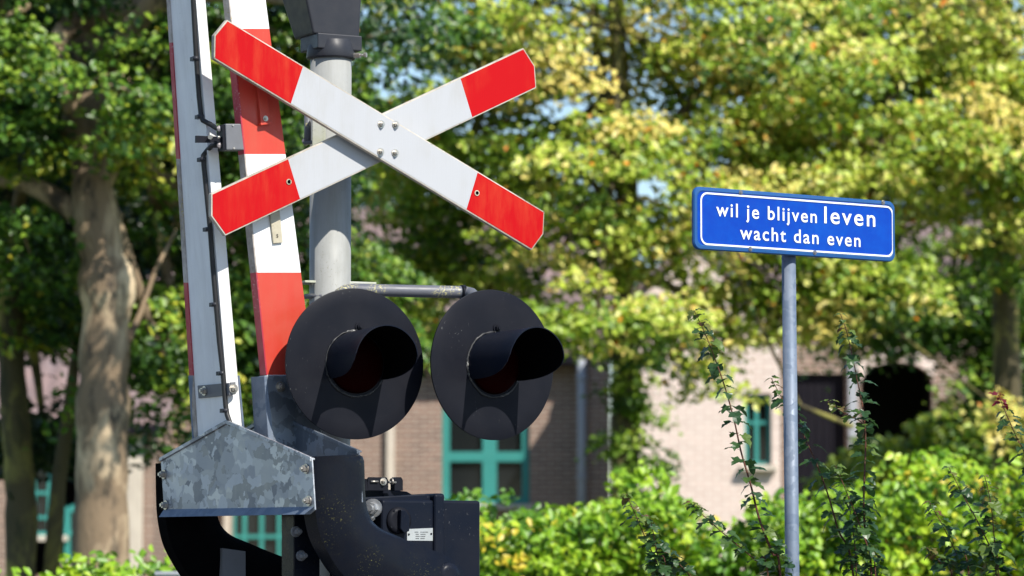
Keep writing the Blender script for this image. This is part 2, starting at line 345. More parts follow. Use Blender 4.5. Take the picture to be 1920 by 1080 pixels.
dvec = -BP.n*.16; dtop = -BP.n*.20
vs = [bl[0], bl[1], bl[1]+dvec, bl[0]+dvec, tl[0]+BP.n*.01, tl[1]+BP.n*.01, tl[1]+dtop, tl[0]+dtop]
up = Vector((0, 0, .16)); vs += [v+up+(v-(tl[0]+tl[1])/2)*.12 for v in vs[4:8]]
mb.add(vs, [(3, 2, 1, 0), (0, 1, 5, 4), (1, 2, 6, 5), (2, 3, 7, 6), (3, 0, 4, 7), (4, 5, 9, 8), (5, 6, 10, 9), (6, 7, 11, 10), (7, 4, 8, 11), (8, 9, 10, 11)])
mb.build('bell_box', M['dark_grey'], sig, bevel=.007, seg=3)
# lamp arm pipe and its clamp
mb = MB(); yq = 12.60
mb.tube([P(632, 560, 12.5), P(637, 552, yq), P(648, 545.5, yq+.015), P(664, 543, yq+.02), P(700, 544.2, yq+.025), P(860, 547.8, yq+.1), P(872, 548.2, yq+.105), P(884, 551, yq+.09), P(892, 559, yq+.05), P(897, 572, 12.58)], [.021]*10, 20)
mb.build('lamp_pipe', M['pipe_grey'], sig)
mb = MB(); mb.tube([P(864, 547.9, yq+.1), P(871, 548.1, yq+.105)], .0245, 24); mb.tube([P(868, 558, yq+.09), P(866, 568, yq+.09)], .008, 8); mb.build('pipe_collar', M['black'], sig)
mb = MB(); PB = Plane(605, 545, 12.63, 20); A, B = PB.uv(602, 526), PB.uv(706, 560)
mb.prism([PB.pt(A[0], A[1]), PB.pt(B[0], A[1]), PB.pt(B[0], B[1]-.02), PB.pt(A[0], B[1]-.02)], -PB.n*.045)
mb.box(PB.pt((A[0])-.02, A[1]-.004, -.05), .035, .045, .004, (PB.t, PB.n, PB.z)); mb.build('lamp_bracket', M['bracket'], sig, bevel=.002)
mb = MB(); mb.tube([P(573, 556, 12.66), P(606, 554, 12.62)], .009, 12); mb.tube([P(574, 556, 12.66), P(574, 556, 12.8), P(660, 556, 12.82)], .008, 10); mb.build('clamp', M['pipe_grey'], sig)
def lamp(px, py, Y, yaw, R, lab, wide):
    pl = Plane(px, py, Y, yaw); o = pl.o
    mb = MB(); seg = 96; prof = [(R, -.006), (R, -.001), (R-.002, 0), (R*.8, .002), (R*.5, .004), (.09, .005), (0, .005)]
    rings = [[pl.o+(pl.t*math.cos(2*math.pi*k/seg)+pl.z*math.sin(2*math.pi*k/seg))*r+pl.n*h for k in range(seg)] for r, h in prof[:-1]]
    vs = [p for rg in rings for p in rg]; fs = [((i*seg+k), (i*seg+(k+1) % seg), ((i+1)*seg+(k+1) % seg), ((i+1)*seg+k)) for i in range(len(rings)-1) for k in range(seg)]
    vs.append(pl.o+pl.n*.005); vs.append(pl.o-pl.n*.006); c = len(vs)-2; b = (len(rings)-1)*seg
    fs += [(b+k, b+(k+1) % seg, c) for k in range(seg)]+[(k, (k+1) % seg, c+1) for k in range(seg)]
    mb.add(vs, fs, 0, True); dsk = mb.build('lamp_disc', M['black'], sig); dsk['label'] = lab
    es = dsk.modifiers.new('es', 'EDGE_SPLIT'); es.split_angle = math.radians(40)
    # housing behind
    mb = MB(); mb.tube([pl.o-pl.n*.15, pl.o-pl.n*.12, pl.o-pl.n*.006], [.07, .105, .112], 40); mb.build('lamp_housing', M['black'], sig, parent=dsk)
    # hood: cylinder wall cut in an S curve; centre of base sits a little above disc centre
    hc = pl.o; r = .105; L0 = .248; nA, nL = 116, 14
    def LA(a):
        a = abs(a)
        pts = [(0, 1), (60, 1), (80, .98), (93, .92), (103, .80), (110, .66), (114, .54), (117, .38), (119, .18)]
        for (x0, y0), (x1, y1) in zip(pts, pts[1:]):
            if a <= x1: return (y0+(y1-y0)*(a-x0)/(x1-x0))*L0
        return .16*L0
    amax = 119; vo, vi = [], []
    for i in range(nA+1):
        a = -amax+2*amax*i/nA; ra = math.radians(a); dr = pl.t*math.sin(ra)+pl.z*math.cos(ra); L = LA(a)
        for j in range(nL+1):
            h = .003+L*j/nL; k = 1+.07*(h/L0)
            vo.append(hc+dr*r*k+pl.n*h); vi.append(hc+dr*(r-.003)*k+pl.n*h)
    W = nL+1; mb = MB(); base = len(vo); fs, fi = [], []
    for i in range(nA):
        for j in range(nL):
            q = (i*W+j, i*W+j+1, (i+1)*W+j+1, (i+1)*W+j); fs.append(q); fi.append(tuple(base+x for x in reversed(q)))
    rim = [(i*W+nL, base+i*W+nL, base+(i+1)*W+nL, (i+1)*W+nL) for i in range(nA)]
    sd = [(j, base+j, base+j+1, j+1) for j in range(nL)]+[(nA*W+j, nA*W+j+1, base+nA*W+j+1, base+nA*W+j) for j in range(nL)]
    mb.add(vo+vi, fs, 0, True); n0 = len(mb.f)
    mb.f += [list(f) for f in fi]; mb.m += [1]*len(fi); mb.sm += [True]*len(fi)
    mb.f += [list(f) for f in rim+sd]; mb.m += [0]*len(rim+sd); mb.sm += [False]*len(rim+sd)
    hd = mb.build('hood', [M['black_cast'], M['inner_black']], sig, parent=dsk)
    es = hd.modifiers.new('es', 'EDGE_SPLIT'); es.split_angle = math.radians(50)
    # lens (shallow dome) and rim ring
    mb = MB(); rr = [.098, .094, .08, .055, .028]; hh = [.008, .018, .028, .036, .040]
    mb.tube([pl.o+pl.n*h for h in hh], rr, 48); mb.build('lens', M['lens'], sig, parent=dsk)
    mb = MB()
    ring = [pl.o+(pl.t*math.sin(2*math.pi*k/72)+pl.z*math.cos(2*math.pi*k/72))*(.108+random.uniform(-.0012, .0012))+pl.n*.006 for k in range(73)]
    mb.tube(ring, [.0036+random.uniform(-.0016, .002) for _ in ring], 8); mb.build('sealing_ring', M['rim'], sig, parent=dsk)
    mb = MB(); hexbolt(mb, pl.pt(.012, .122, .005), pl.n, .010, .012); mb.build('bolt', M['black'], sig, parent=dsk)
    return dsk
M['rim'] = worn('flaking_black_sealant', (.012, .012, .014), (.04, .04, .04), .6, .5, False, (.42, .41, .38), .57)
lamp(666, 682, 12.34, 27, .2475, 'left lamp, turned a little to the right', 1)
lamp(924.5, 684, 12.46, 36, .2490, 'right lamp, hanging from the end of the pipe', 1)
# ================================================================== BARRIER (booms, yoke, drive housing)
root = P(600, 1000, 12.4); bar = thing('level_crossing_barrier', (root.x, 12.4, 0), 'raised red and white barrier boom with galvanised foot, black yoke and black drive box', 'barrier')
# ---- left board: broad shaded side (-60), narrow lit front (+30)
def xl(pts, y):  # linear edge through two pixel points
    (x0, y0), (x1, y1) = pts; return x0+(x1-x0)*(y-y0)/(y1-y0)
eL = ((314, 0), (360, 760)); eR = ((367.5, 0), (428, 760)); eW = ((385, 0), (450, 760)); eC = ((320, 0), (368, 760))
YB0 = 12.35
def boardL(y):
    Bp = P(xl(eR, y), y, YB0-.10*(760-y)/760); p1 = Plane(0, 0, 0, -57, Bp); p2 = Plane(0, 0, 0, 33, Bp)
    A = p1.hit(xl(eL, y), y); Cc = p2.hit(xl(eW, y), y); E_ = p1.hit(xl(eC, y), y); return A, Bp, Cc, A+(Cc-Bp), E_
ys = [850, 704, 530, 298, 80, -140, -380, -640, -900, -1180]
mb = MB(); rows = [boardL(y) for y in ys]
for i in range(len(ys)-1):
    r0, r1 = rows[i], rows[i+1]; red = i in (1, 3, 5, 7)
    mb.add([r0[0], r0[4], r1[4], r1[0]], [(0, 1, 2, 3)], 0)
    mb.add([r0[4], r0[1], r1[1], r1[4]], [(0, 1, 2, 3)], 0)
    mb.add([r0[1], r0[2], r1[2], r1[1]], [(0, 1, 2, 3)], 2)
    mb.add([r0[2], r0[3], r1[3], r1[2]], [(0, 1, 2, 3)], 0)
    mb.add([r0[3], r0[0], r1[0], r1[3]], [(0, 1, 2, 3)], 1 if red else 0)
for r, o_ in ((rows[0], 0), (rows[-1], 1)): mb.add([r[0], r[1], r[2], r[3]], [(0, 1, 2, 3)], 0)
bL = mb.build('boom_board', [M['white'], M['red_shaded'], M['white_clean']], bar); bL['label'] = 'left board, its broad grey-white side in shade with a cable'
SP = Plane(0, 0, 0, -57, rows[0][1])
n1 = SP.n; n2 = Plane(0, 0, 0, 33, rows[0][1]).n
mb = MB()
for i in range(len(ys)-1):       # edge lath with the stripes wrapped round it
    r0, r1 = rows[i], rows[i+1]; red = i in (1, 3, 5, 7); o_ = n1*.004
    mb.prism([r0[0]+o_, r0[4]+o_-(r0[4]-r0[0])*.05, r1[4]+o_-(r1[4]-r1[0])*.05, r1[0]+o_], -n1*.006, 0 if red else 1)
mb.build('edge_lath', [M['red_shaded'], M['dirty_edge']], bar, parent=bL)
# ---- right board: lit striped front (+33) with a dark left edge
RP = Plane(520, 500, 12.34, 33)
fL = ((431, 0), (501, 703)); fR = ((498, 0), (589, 703))
def stripM(y): return (RP.at(xl(fL, y), y), RP.at(xl(fR, y), y))
yb = [860, 703, 511, 289, 54, -175, -410, -650, -900, -1180]; mb = MB()
for i in range(len(yb)-1):
    a0, b0 = stripM(yb[i]); a1, b1 = stripM(yb[i+1]); red = i in (1, 3, 5, 7)
    mb.prism([a0, b0, b1, a1], -RP.n*.028, 1 if red else 0)
bR = mb.build('boom_board', [M['white_clean'], M['red_boom']], bar); bR['label'] = 'right board, red and white striped face in the sun'
mb = MB()
for i in range(1, len(yb)-1):
    a0 = stripM(yb[i])[0]; a1 = stripM(yb[i+1])[0]; red = i in (1, 3, 5, 7); o_ = -RP.t*.005
    q = [a0+o_+RP.n*.002, a0+RP.n*.002, a1+RP.n*.002, a1+o_+RP.n*.002]
    mb.prism(q, -RP.n*.04, 0 if red else 1)
mb.build('edge_lath', [M['red_shaded'], M['dirty_edge']], bar, parent=bR)
# small raised red bracket and the ruler plate on the right board
mb = MB(); q = [RP.at(478, 150, .014), RP.at(495, 150, .014), RP.at(503, 233, .014), RP.at(486, 236, .014)]; mb.prism(q, -RP.n*.014)
q = [RP.at(483, 232, .02), RP.at(504, 229, .02), RP.at(505, 233, .02), RP.at(484, 236, .02)]; mb.prism(q, -RP.n*.019)
o = mb.build('raised_lath', M['red_boom'], bar, parent=bR, bevel=.001)
mb = MB(); hexbolt(mb, RP.at(494, 223, .014), RP.n, .006, .006); mb.build('bolt', M['steel'], bar, parent=bR)
mb = MB(); q = [RP.at(500, 370, .009), RP.at(519, 368, .009), RP.at(528, 455, .009), RP.at(510.5, 456.5, .009)]; mb.prism(q, -RP.n*.008)
rul = mb.build('ruler_plate', M['tag'], bar, parent=bR, bevel=.0008)
# ---- cable with clips
def SPat(px, py, off=.0): return Plane(0, 0, 0, -57, boardL(py)[1]).at(px, py, off)
ca = [(361, -500), (364, -100), (367, 0), (373, 110), (378, 180), (382, 218)]
mb = MB(); mb.tube([SPat(*p, .010) for p in ca]+[SPat(386, 226, .012), P(396, 234, 12.27), P(405, 240, 12.25), P(410, 241.5, 12.24)], .0082, 12)
mb.tube([P(408, 272, 12.24), P(398, 273, 12.26), P(390, 280, 12.30)]+[SPat(*p, .010) for p in [(386, 292), (387, 310), (393, 370), (399, 430), (404, 500), (410, 571), (416, 640), (423, 700), (428, 760), (431, 778), (437, 795)]]+[P(447, 812, 12.34)], .0082, 12)
mb.build('cable', M['rubber'], bar)
for p in ((373, 110), (382, 219), (386, 299), (397, 430), (409, 571), (422, 700), (429, 770)):
    mb = MB(); c = SPat(*p, .012); mb.box(c-SP.t*.012, .017, .006, .0065, (SP.t, SP.n, SP.z)); mb.tube([c-SP.z*.006, c+SP.z*.006], .0112, 10); mb.build('cable_clip', M['dark_grey'], bar)
# junction box between the boards
JP = Plane(440, 256, 12.23, 30); mb = MB()
q = [JP.at(423, 232), JP.at(452, 232), JP.at(458, 281), JP.at(425, 281)]; mb.prism(q, -JP.n*.05); jb = mb.build('junction_box', M['boxgrey'], bar, bevel=.003)
mb = MB(); q = [JP.at(418, 233, -.006), JP.at(424, 233, -.006), JP.at(425, 281, -.006), JP.at(420, 281, -.006)]; mb.prism(q, -JP.n*.04)
mb.prism([JP.at(373, 253, -.02), JP.at(420, 255, -.02), JP.at(420, 266, -.02), JP.at(373, 266, -.02)], -JP.n*.01)
mb.build('box_bracket', M['black'], bar, parent=jb)
for p in ((436.5, 235), (438.5, 278)): mb = MB(); mb.tube([JP.at(*p), JP.at(*p, .003)], .0035, 10); mb.build('screw', M['steel'], bar, parent=jb)
mb = MB(); mb.tube([JP.at(398, 257, -.01), JP.at(394, 257, -.0)], .008, 6); mb.build('screw', M['steel'], bar, parent=jb)
mb = MB(); mb.tube([JP.at(408, 257, -.004), JP.at(413, 257, -.002)], .005, 8); mb.build('screw', M['steel'], bar, parent=jb)
mb = MB(); hexbolt(mb, SPat(383, 259, .006), SP.n, .004, .004); mb.build('screw', M['steel'], bar, parent=jb)
for yy in (241.5, 272): mb = MB(); mb.tube([P(407, yy, 12.235), P(411, yy, 12.235)], .007, 12); mb.tube([P(410, yy, 12.235), P(414, yy, 12.235)], .0112, 8, smooth=False); mb.tube([P(414.5, yy, 12.235), P(419, yy, 12.235)], .0085, 8, smooth=False); mb.build('cable_gland', M['gland'], bar, parent=jb)
# strap plate near the foot of the left board
mb = MB(); q = [SPat(373, 723, .006), SPat(432, 718, .006), SPat(433, 741, .006), SPat(375, 747, .006)]; mb.prism(q, -SP.n*.006)
q2 = Plane(0, 0, 0, 33, SPat(432, 730, .006)); mb.prism([q2.at(432, 717, .001), q2.at(441.5, 716, .001), q2.at(442, 739, .001), q2.at(433, 741, .001)], -q2.n*.006)
stp = mb.build('strap_plate', M['boxgrey'], bar, bevel=.0008)
for p, n_ in ((SPat(387, 733, .007), SP.n), (q2.at(437, 729, .001), q2.n)): mb = MB(); hexbolt(mb, p, n_, .0105, .013); mb.build('bolt', M['steel'], bar, parent=stp)
# galvanised shoes: round left board foot, round right board foot
mb = MB(); r7, r8 = boardL(704), boardL(850); o1 = n1*.004
mb.prism([r7[0]+o1-SP.t*.006, r7[4]+o1-(r7[4]-r7[0])*.1, r8[4]+o1-(r8[4]-r8[0])*.1, r8[0]+o1-SP.t*.006], -n1*.05)
o2 = n2*.0; mb.prism([r7[2]+n2*.002+RP.t*.001, r7[2]+RP.t*.008, r8[2]+RP.t*.010, r8[2]+n2*.002+RP.t*.001], -n2*.05)
mb.build('boom_shoe', M['galv_pole'], bar)
mb = MB(); off = .004
q = [RP.at(496, 704, off), RP.at(594, 703, off), RP.at(602, 780, off), RP.at(600, 880, off), RP.at(515, 880, off), RP.at(508, 790, off)]
mb.prism(q, -RP.n*.045); 
shoe = mb.build('boom_shoe', M['galv_dark'], bar, bevel=.003)
mb = MB(); q = [RP.at(494, 705, off), RP.at(498.5, 705, off+.002), RP.at(516, 860, off+.002), RP.at(504, 860, off)]; mb.prism(q, -RP.n*.09); mb.build('shoe_lip', M['galv_pole'], bar, parent=shoe, bevel=.002)
mb = MB(); hexbolt(mb, RP.at(524, 725, off), RP.n, .011, .014); mb.build('bolt', M['steel'], bar, parent=shoe)
# ---- gable plates (side planes, yaw -57)
GP = Plane(587, 910, 11.87, -57)
def gable(pl, dx, dy, lip, name, mat):
    pts = [(426, 789), (584.5, 859), (590.5, 956), (580.5, 964), (308, 968.5), (301, 860)]
    Q = [pl.at(x+dx, y+dy) for x, y in pts]; mb = MB(); mb.prism(Q, -pl.n*.005)
    # bent roof lips and bent bottom lip
    for a, b in ((0, 1), (5, 0)): mb.prism([Q[a], Q[b], Q[b]+Vector((0, 0, -.006)), Q[a]+Vector((0, 0, -.006))], -pl.n*.012)
    for a, b in ((0, 1), (5, 0)): mb.prism([Q[a]+Vector((0, 0, .003)), Q[b]+Vector((0, 0, .003)), Q[b]+Vector((0, 0, -.010)), Q[a]+Vector((0, 0, -.010))], pl.n*.006)
    return mb.build(name, mat, bar, bevel=.0015)
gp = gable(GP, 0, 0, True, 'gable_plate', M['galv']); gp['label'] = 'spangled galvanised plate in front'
mb = MB(); q = [GP.at(308, 957, .0015), GP.at(588, 951, .0015), GP.at(589, 957, .010), GP.at(580.5, 965, .016), GP.at(307.5, 970, .016)]
q = [GP.at(308, 955, .0012), GP.at(589, 950, .0012)]; q3 = [GP.at(581, 964.5, .020), GP.at(307.5, 969.5, .020)]
mb.add([q[0], q[1], q3[0], q3[1], q[0]-GP.n*.004, q[1]-GP.n*.004, q3[0]-GP.n*.02, q3[1]-GP.n*.02], [(0, 1, 2, 3), (7, 6, 5, 4), (0, 3, 7, 4), (1, 5, 6, 2), (3, 2, 6, 7), (0, 4, 5, 1)])
mb.build('folded_lip', M['galv_pole'], bar, parent=gp)
for p in ((308.5, 889.5), (312, 947), (575, 879), (580, 939)): mb = MB(); hexbolt(mb, GP.at(*p, .001), GP.n, .0105, .016); mb.build('bolt', M['steel'], bar, parent=gp)
GP2 = Plane(0, 0, 0, -57, GP.at(587, 910)-GP.n*.2)
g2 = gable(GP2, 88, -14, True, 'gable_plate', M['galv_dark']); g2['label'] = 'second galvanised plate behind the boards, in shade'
# ---- yoke arms: cast S shapes in the road-facing plane
def smooth_poly(ctrl, k=6):
    out = []; n = len(ctrl)
    for i in range(n-1):
        p0 = Vector(ctrl[max(i-1, 0)]); p1 = Vector(ctrl[i]); p2 = Vector(ctrl[i+1]); p3 = Vector(ctrl[min(i+2, n-1)])
        for j in range(k):
            t = j/k; out.append(tuple(.5*((2*p1)+(p2-p0)*t+(2*p0-5*p1+4*p2-p3)*t*t+(3*p1-p0-3*p2+p3)*t**3)))
    out.append(tuple(ctrl[-1])); return out
outer = smooth_poly([(588, 862), (589, 930), (592, 970), (601, 1012), (618, 1047), (640, 1080), (680, 1120), (740, 1150), (800, 1165)])
inner = smooth_poly([(672, 858), (682, 866), (684, 905), (686, 945), (695, 978), (715, 998), (745, 1011), (790, 1030), (835, 1047), (860, 1064), (870, 1085), (868, 1120), (848, 1150)])
AP = Plane(630, 900, 11.98, 33)
def yoke(pl, dx, dy, sc, th, name, mat, lab):
    f = lambda p: pl.at(588+(p[0]-588)*sc+dx, 862+(p[1]-862)*sc+dy)
    o_, i_ = [f(p) for p in outer], [f(p) for p in inner]; m = 44
    def res(L, n):
        d = [0]
        for a, b in zip(L, L[1:]): d.append(d[-1]+(b-a).length)
        r = []
        for k in range(n+1):
            t = d[-1]*k/n; j = max(x for x in range(len(d)) if d[x] <= t+1e-9); j = min(j, len(L)-2)
            r.append(L[j].lerp(L[j+1], (t-d[j])/(d[j+1]-d[j])))
        return r
    o_, i_ = res(o_, m), res(i_, m); mb = MB(); vs = []; W = 9
    # rounded cross section: front bulges between the two edges
    for a, b in zip(o_, i_):
        for k in range(W):
            t = k/(W-1); h = math.sin(math.pi*t)**.7*.034; vs.append(a.lerp(b, t)+pl.n*h)
        for k in range(W):
            t = 1-k/(W-1); vs.append(a.lerp(b, t)-pl.n*th)
    R = 2*W; fs = []
    for i in range(m):
        for k in range(R): l = (k+1) % R; fs.append((i*R+k, i*R+l, (i+1)*R+l, (i+1)*R+k))
    mb.add(vs, fs, 0, True); mb.f.append(list(range(R-1, -1, -1))); mb.m.append(0); mb.sm.append(False)
    mb.f.append([m*R+k for k in range(R)]); mb.m.append(0); mb.sm.append(False)
    o = mb.build(name, mat, bar); e = o.modifiers.new('es', 'EDGE_SPLIT'); e.split_angle = math.radians(50); o['label'] = lab; return o
yk = yoke(AP, 0, -6, 1, .075, 'yoke_arm', M['black_grime'], 'right cast arm with moss spots, curving down to the pivot')
mb = MB(); hub = AP.at(835, 1078, .012); mb.tube([hub, hub+AP.n*.014, hub+AP.n*.018], [.04, .038, .02], 32); mb.build('pivot_cap', M['black_cast'], bar, parent=yk)
LP = Plane(360, 900, 12.82, 33)
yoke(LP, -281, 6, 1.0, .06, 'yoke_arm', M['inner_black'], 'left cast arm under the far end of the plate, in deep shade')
mb = MB(); mb.prism([LP.at(404, 1028, 0.05), LP.at(447, 1034, 0.05), LP.at(447, 1100, 0.05), LP.at(404, 1100, 0.05)], -LP.n*.045); mb.build('counterweight_pad', M['boxgrey'], bar)
# central column with bolts
mb = MB(); CP = Plane(568, 1000, 12.1, 33)
mb.prism([CP.at(551, 955), CP.at(600, 955), CP.at(600, 1110), CP.at(551, 1110)], -CP.n*.08); mb.prism([CP.at(549, 985, .006), CP.at(560, 985, .006), CP.at(560, 990, .006), CP.at(549, 990, .006)], -CP.n*.006)
colm = mb.build('column', M['black_grime'], bar, bevel=.003)
for p in ((553, 997), (563, 1042)): mb = MB(); hexbolt(mb, CP.at(*p, .002), CP.n, .011, .026); mb.build('bolt', M['boxgrey'], bar, parent=colm)
# ---- drive housing
HP = Plane(718, 1000, 12.40, 30)
def hbox(pl, x0, y0, x1, y1, d, mat, name, off=0, bevel=.006, parent=None, seg=3):
    a = pl.uv((x0), y0); b = pl.uv(x1, y1); mb = MB()
    Q = [pl.pt(a[0], a[1], off), pl.pt(b[0], a[1], off), pl.pt(b[0], b[1], off), pl.pt(a[0], b[1], off)]
    mb.prism(Q, -pl.n*d); return mb.build(name, mat, bar, bevel=bevel, seg=seg, parent=parent)
dh = hbox(HP, 716, 936, 814, 1130, .28, M['black_cast'], 'drive_housing', 0, .010)
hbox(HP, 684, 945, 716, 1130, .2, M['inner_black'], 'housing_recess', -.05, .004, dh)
hbox(HP, 812, 925, 832, 1130, .30, M['black_cast'], 'housing_flange', .010, .010, dh)
HP3 = HP.shift(-.02)
hbox(HP3, 828, 938, 901, 1140, .24, M['black_cast'], 'housing_cover', .0, .009, dh)
mb = MB(); a = HP.uv(690, 930); b = HP.uv(814, 918)   # sloping lid
z0 = HP.uv(716, 934)[1]
mb.prism([HP.pt(a[0], z0+.002, -.02), HP.pt(b[0]-.02, z0+.016, -.02), HP.pt(b[0], z0+.008, -.02), HP.pt(b[0], z0-.01, -.02), HP.pt(a[0], z0-.01, -.02)], -HP.n*.26)
mb.prism([HP.pt(a[0]+.12, z0, -.12), HP.pt(a[0]+.12, z0+.034, -.12), HP.pt(b[0]-.035, z0+.026, -.12), HP.pt(b[0]+.0, z0+.008, -.12), HP.pt(b[0]+.0, z0-.004, -.12)], -HP.n*.16)
mb.build('lid', M['black_cast'], bar, parent=dh, bevel=.004)
mb = MB(); KP = HP.shift(-.04)
for x0, x1, y0 in ((685, 690, 898), (690, 728, 894.5), (740, 755.5, 894.5)):
    a = KP.uv(x0, y0); b = KP.uv(x1, 920); mb.prism([KP.pt(a[0], b[1]), KP.pt(a[0], a[1]-.008), KP.pt(a[0]+.006, a[1]), KP.pt(b[0]-.006, a[1]), KP.pt(b[0], a[1]-.01), KP.pt(b[0], b[1])], -KP.n*(.012 if x0 != 740 else .03))
clasp = mb.build('clasp', M['black'], bar, parent=dh, bevel=.0015)
mb = MB(); mb.tube([KP.at(694, 903, .004), KP.at(708, 903, .004)], .0035, 8); hexbolt(mb, KP.at(718, 903, .001), KP.n, .008, .012); mb.tube([KP.at(728, 904, .002), KP.at(742, 905, .002)], .004, 8); mb.tube([KP.at(732, 903, .004), KP.at(735, 903, .004)], .011, 12)
mb.build('clasp_bolt', M['steel'], bar, parent=dh)
for p, a, b in (((697, 953), .020, .034), ((695, 971), .007, .012)): mb = MB(); hexbolt(mb, HP.at(*p, .01), (HP.n*.7-HP.t*.7), a, b); mb.build('housing_bolt', M['zincbolt'], bar, parent=dh)
mb = MB(); c = HP.at(747, 976, .0); mb.tube([c, c+HP.n*.008, c+HP.n*.012], [.045, .044, .03], 32)
for k in range(4):
    a = .6+k*1.57; mb.tube([c+(HP.t*math.cos(a)+HP.z*math.sin(a))*.038+HP.n*.006, c+(HP.t*math.cos(a)+HP.z*math.sin(a))*.038+HP.n*.012], .004, 8)
lock = mb.build('rotary_lock', M['black'], bar, parent=dh)
mb = MB(); mb.prism([HP.at(743, 956, .034), HP.at(751, 958, .034), HP.at(760, 968, .030), HP.at(760, 996, .030), HP.at(750, 1000, .03), HP.at(743, 992, .03)], -HP.n*.024); mb.build('lock_handle', M['black_cast'], bar, parent=dh, bevel=.003)
mb = MB(); q = [HP.at(763, 992, .0015), HP.at(811, 990, .0015), HP.at(811, 1014, .0015), HP.at(763, 1013.5, .0015)]; mb.prism(q, -HP.n*.002); npz = mb.build('name_plate', M['plate'] if 'plate' in M else M['steel'], bar, parent=dh)
mb = MB()
rr = random.Random(3)
for yy, spans in ((997, ((777, 783), (788, 801))), (1001, ((779, 785), (788, 797))), (1005, ((779, 786), (788, 796))), (1009, ((779, 785), (788, 794)))):
    for x0, x1 in spans:
        x = x0
        while x < x1:
            w_ = rr.uniform(.8, 1.6); mb.prism([HP.at(x, yy, .002), HP.at(x+w_, yy, .002), HP.at(x+w_, yy+1.5, .002), HP.at(x, yy+1.5, .002)], -HP.n*.0004); x += w_+.7
for p in ((766, 1002), (808, 1001)): mb.tube([HP.at(*p, .001), HP.at(*p, .0035)], .0035, 8)
mb.build('plate_marks', M['black'], bar, parent=dh)
# pedestal down to the ground (below the frame)
mb = MB(); mb.box((P(640, 1000, 12.45).x, 12.45, .52), .22, .2, .52); mb.box((P(640, 1000, 12.45).x, 12.45, .03), .32, .28, .03)
mb.box((P(790, 1000, 12.45).x, 12.45, 1.08), .26, .14, .06); mb.build('pedestal', M['black_cast'], bar, bevel=.01)
mb = MB(); c0 = P(600, 1100, 12.55); mb.tube([AP.at(835, 1100, -.02), LP.at(580, 1130, -.02)], .03, 20); mb.build('pivot_shaft', M['black_cast'], bar)
# ================================================================== BLUE NOTICE SIGN
NP = Plane(1488, 420, 12.55, 35); sp = P(1482, 700, 12.60)
sgn = thing('notice_sign', (sp.x, 12.60, 0), 'blue rectangular sign with white Dutch writing on a slim galvanised pole', 'sign')
def rrect(u0, u1, v0, v1, r, n=8):
    pts = []
    for (cx, cy, a0) in ((u1-r, v1-r, 0), (u0+r, v1-r, 90), (u0+r, v0+r, 180), (u1-r, v0+r, 270)):
        for k in range(n+1): a = math.radians(a0+90*k/n); pts.append((cx+r*math.cos(a), cy+r*math.sin(a)))
    return pts
(ul, vt), (ur, vb) = NP.uv(1301, 404), NP.uv(1678.5, 430)
vt = (NP.uv(1309, 350)[1]+NP.uv(1670, 377)[1])/2; vb = (NP.uv(1308, 468)[1]+NP.uv(1670, 490)[1])/2
mb = MB(); out = rrect(ul, ur, vb, vt, .026)
o_ = [[NP.pt(u, v, -.011) for u, v in out], [NP.pt(u, v, -.004) for u, v in out]]
def ins(d, off): return [NP.pt(u, v, off) for u, v in rrect(ul+d, ur-d, vb+d, vt-d, .024)]
rings = [o_[0], o_[1], ins(.003, .001), ins(.012, .002), ins(.015, -.0005)]
n = len(out); vs = [p for r in rings for p in r]; fs = [(i*n+k, i*n+(k+1) % n, (i+1)*n+(k+1) % n, (i+1)*n+k) for i in range(4) for k in range(n)]
mb.add(vs, fs, 0, False); mb.f.append(list(range(n-1, -1, -1))); mb.m.append(0); mb.sm.append(False)
mb.f.append([4*n+k for k in range(n)]); mb.m.append(1); mb.sm.append(False)
pan = mb.build('sign_panel', [M['sign_rim'], M['sign_blue']], sgn)
(bu0, _), (bu1, _) = NP.uv(1313, 405), NP.uv(1674.5, 430)
bv1 = (NP.uv(1323, 361)[1]+NP.uv(1660, 385.5)[1])/2; bv0 = (NP.uv(1323, 460.5)[1]+NP.uv(1660, 480.5)[1])/2
mb = MB(); A = rrect(bu0, bu1, bv0, bv1, .028); B = rrect(bu0+.0058, bu1-.0058, bv0+.0058, bv1-.0058, .023); n = len(A)
vs = [NP.pt(u, v, .0015) for u, v in A]+[NP.pt(u, v, .0015) for u, v in B]+[NP.pt(u, v, 0) for u, v in A]+[NP.pt(u, v, 0) for u, v in B]
fs = []
for k in range(n):
    l = (k+1) % n; fs += [(k, l, n+l, n+k), (2*n+k, 3*n+k, 3*n+l, 2*n+l), (k, 2*n+k, 2*n+l, l), (n+k, n+l, 3*n+l, 3*n+k)]
mb.add(vs, fs); mb.build('border_line', M['sign_white'], sgn, parent=pan)
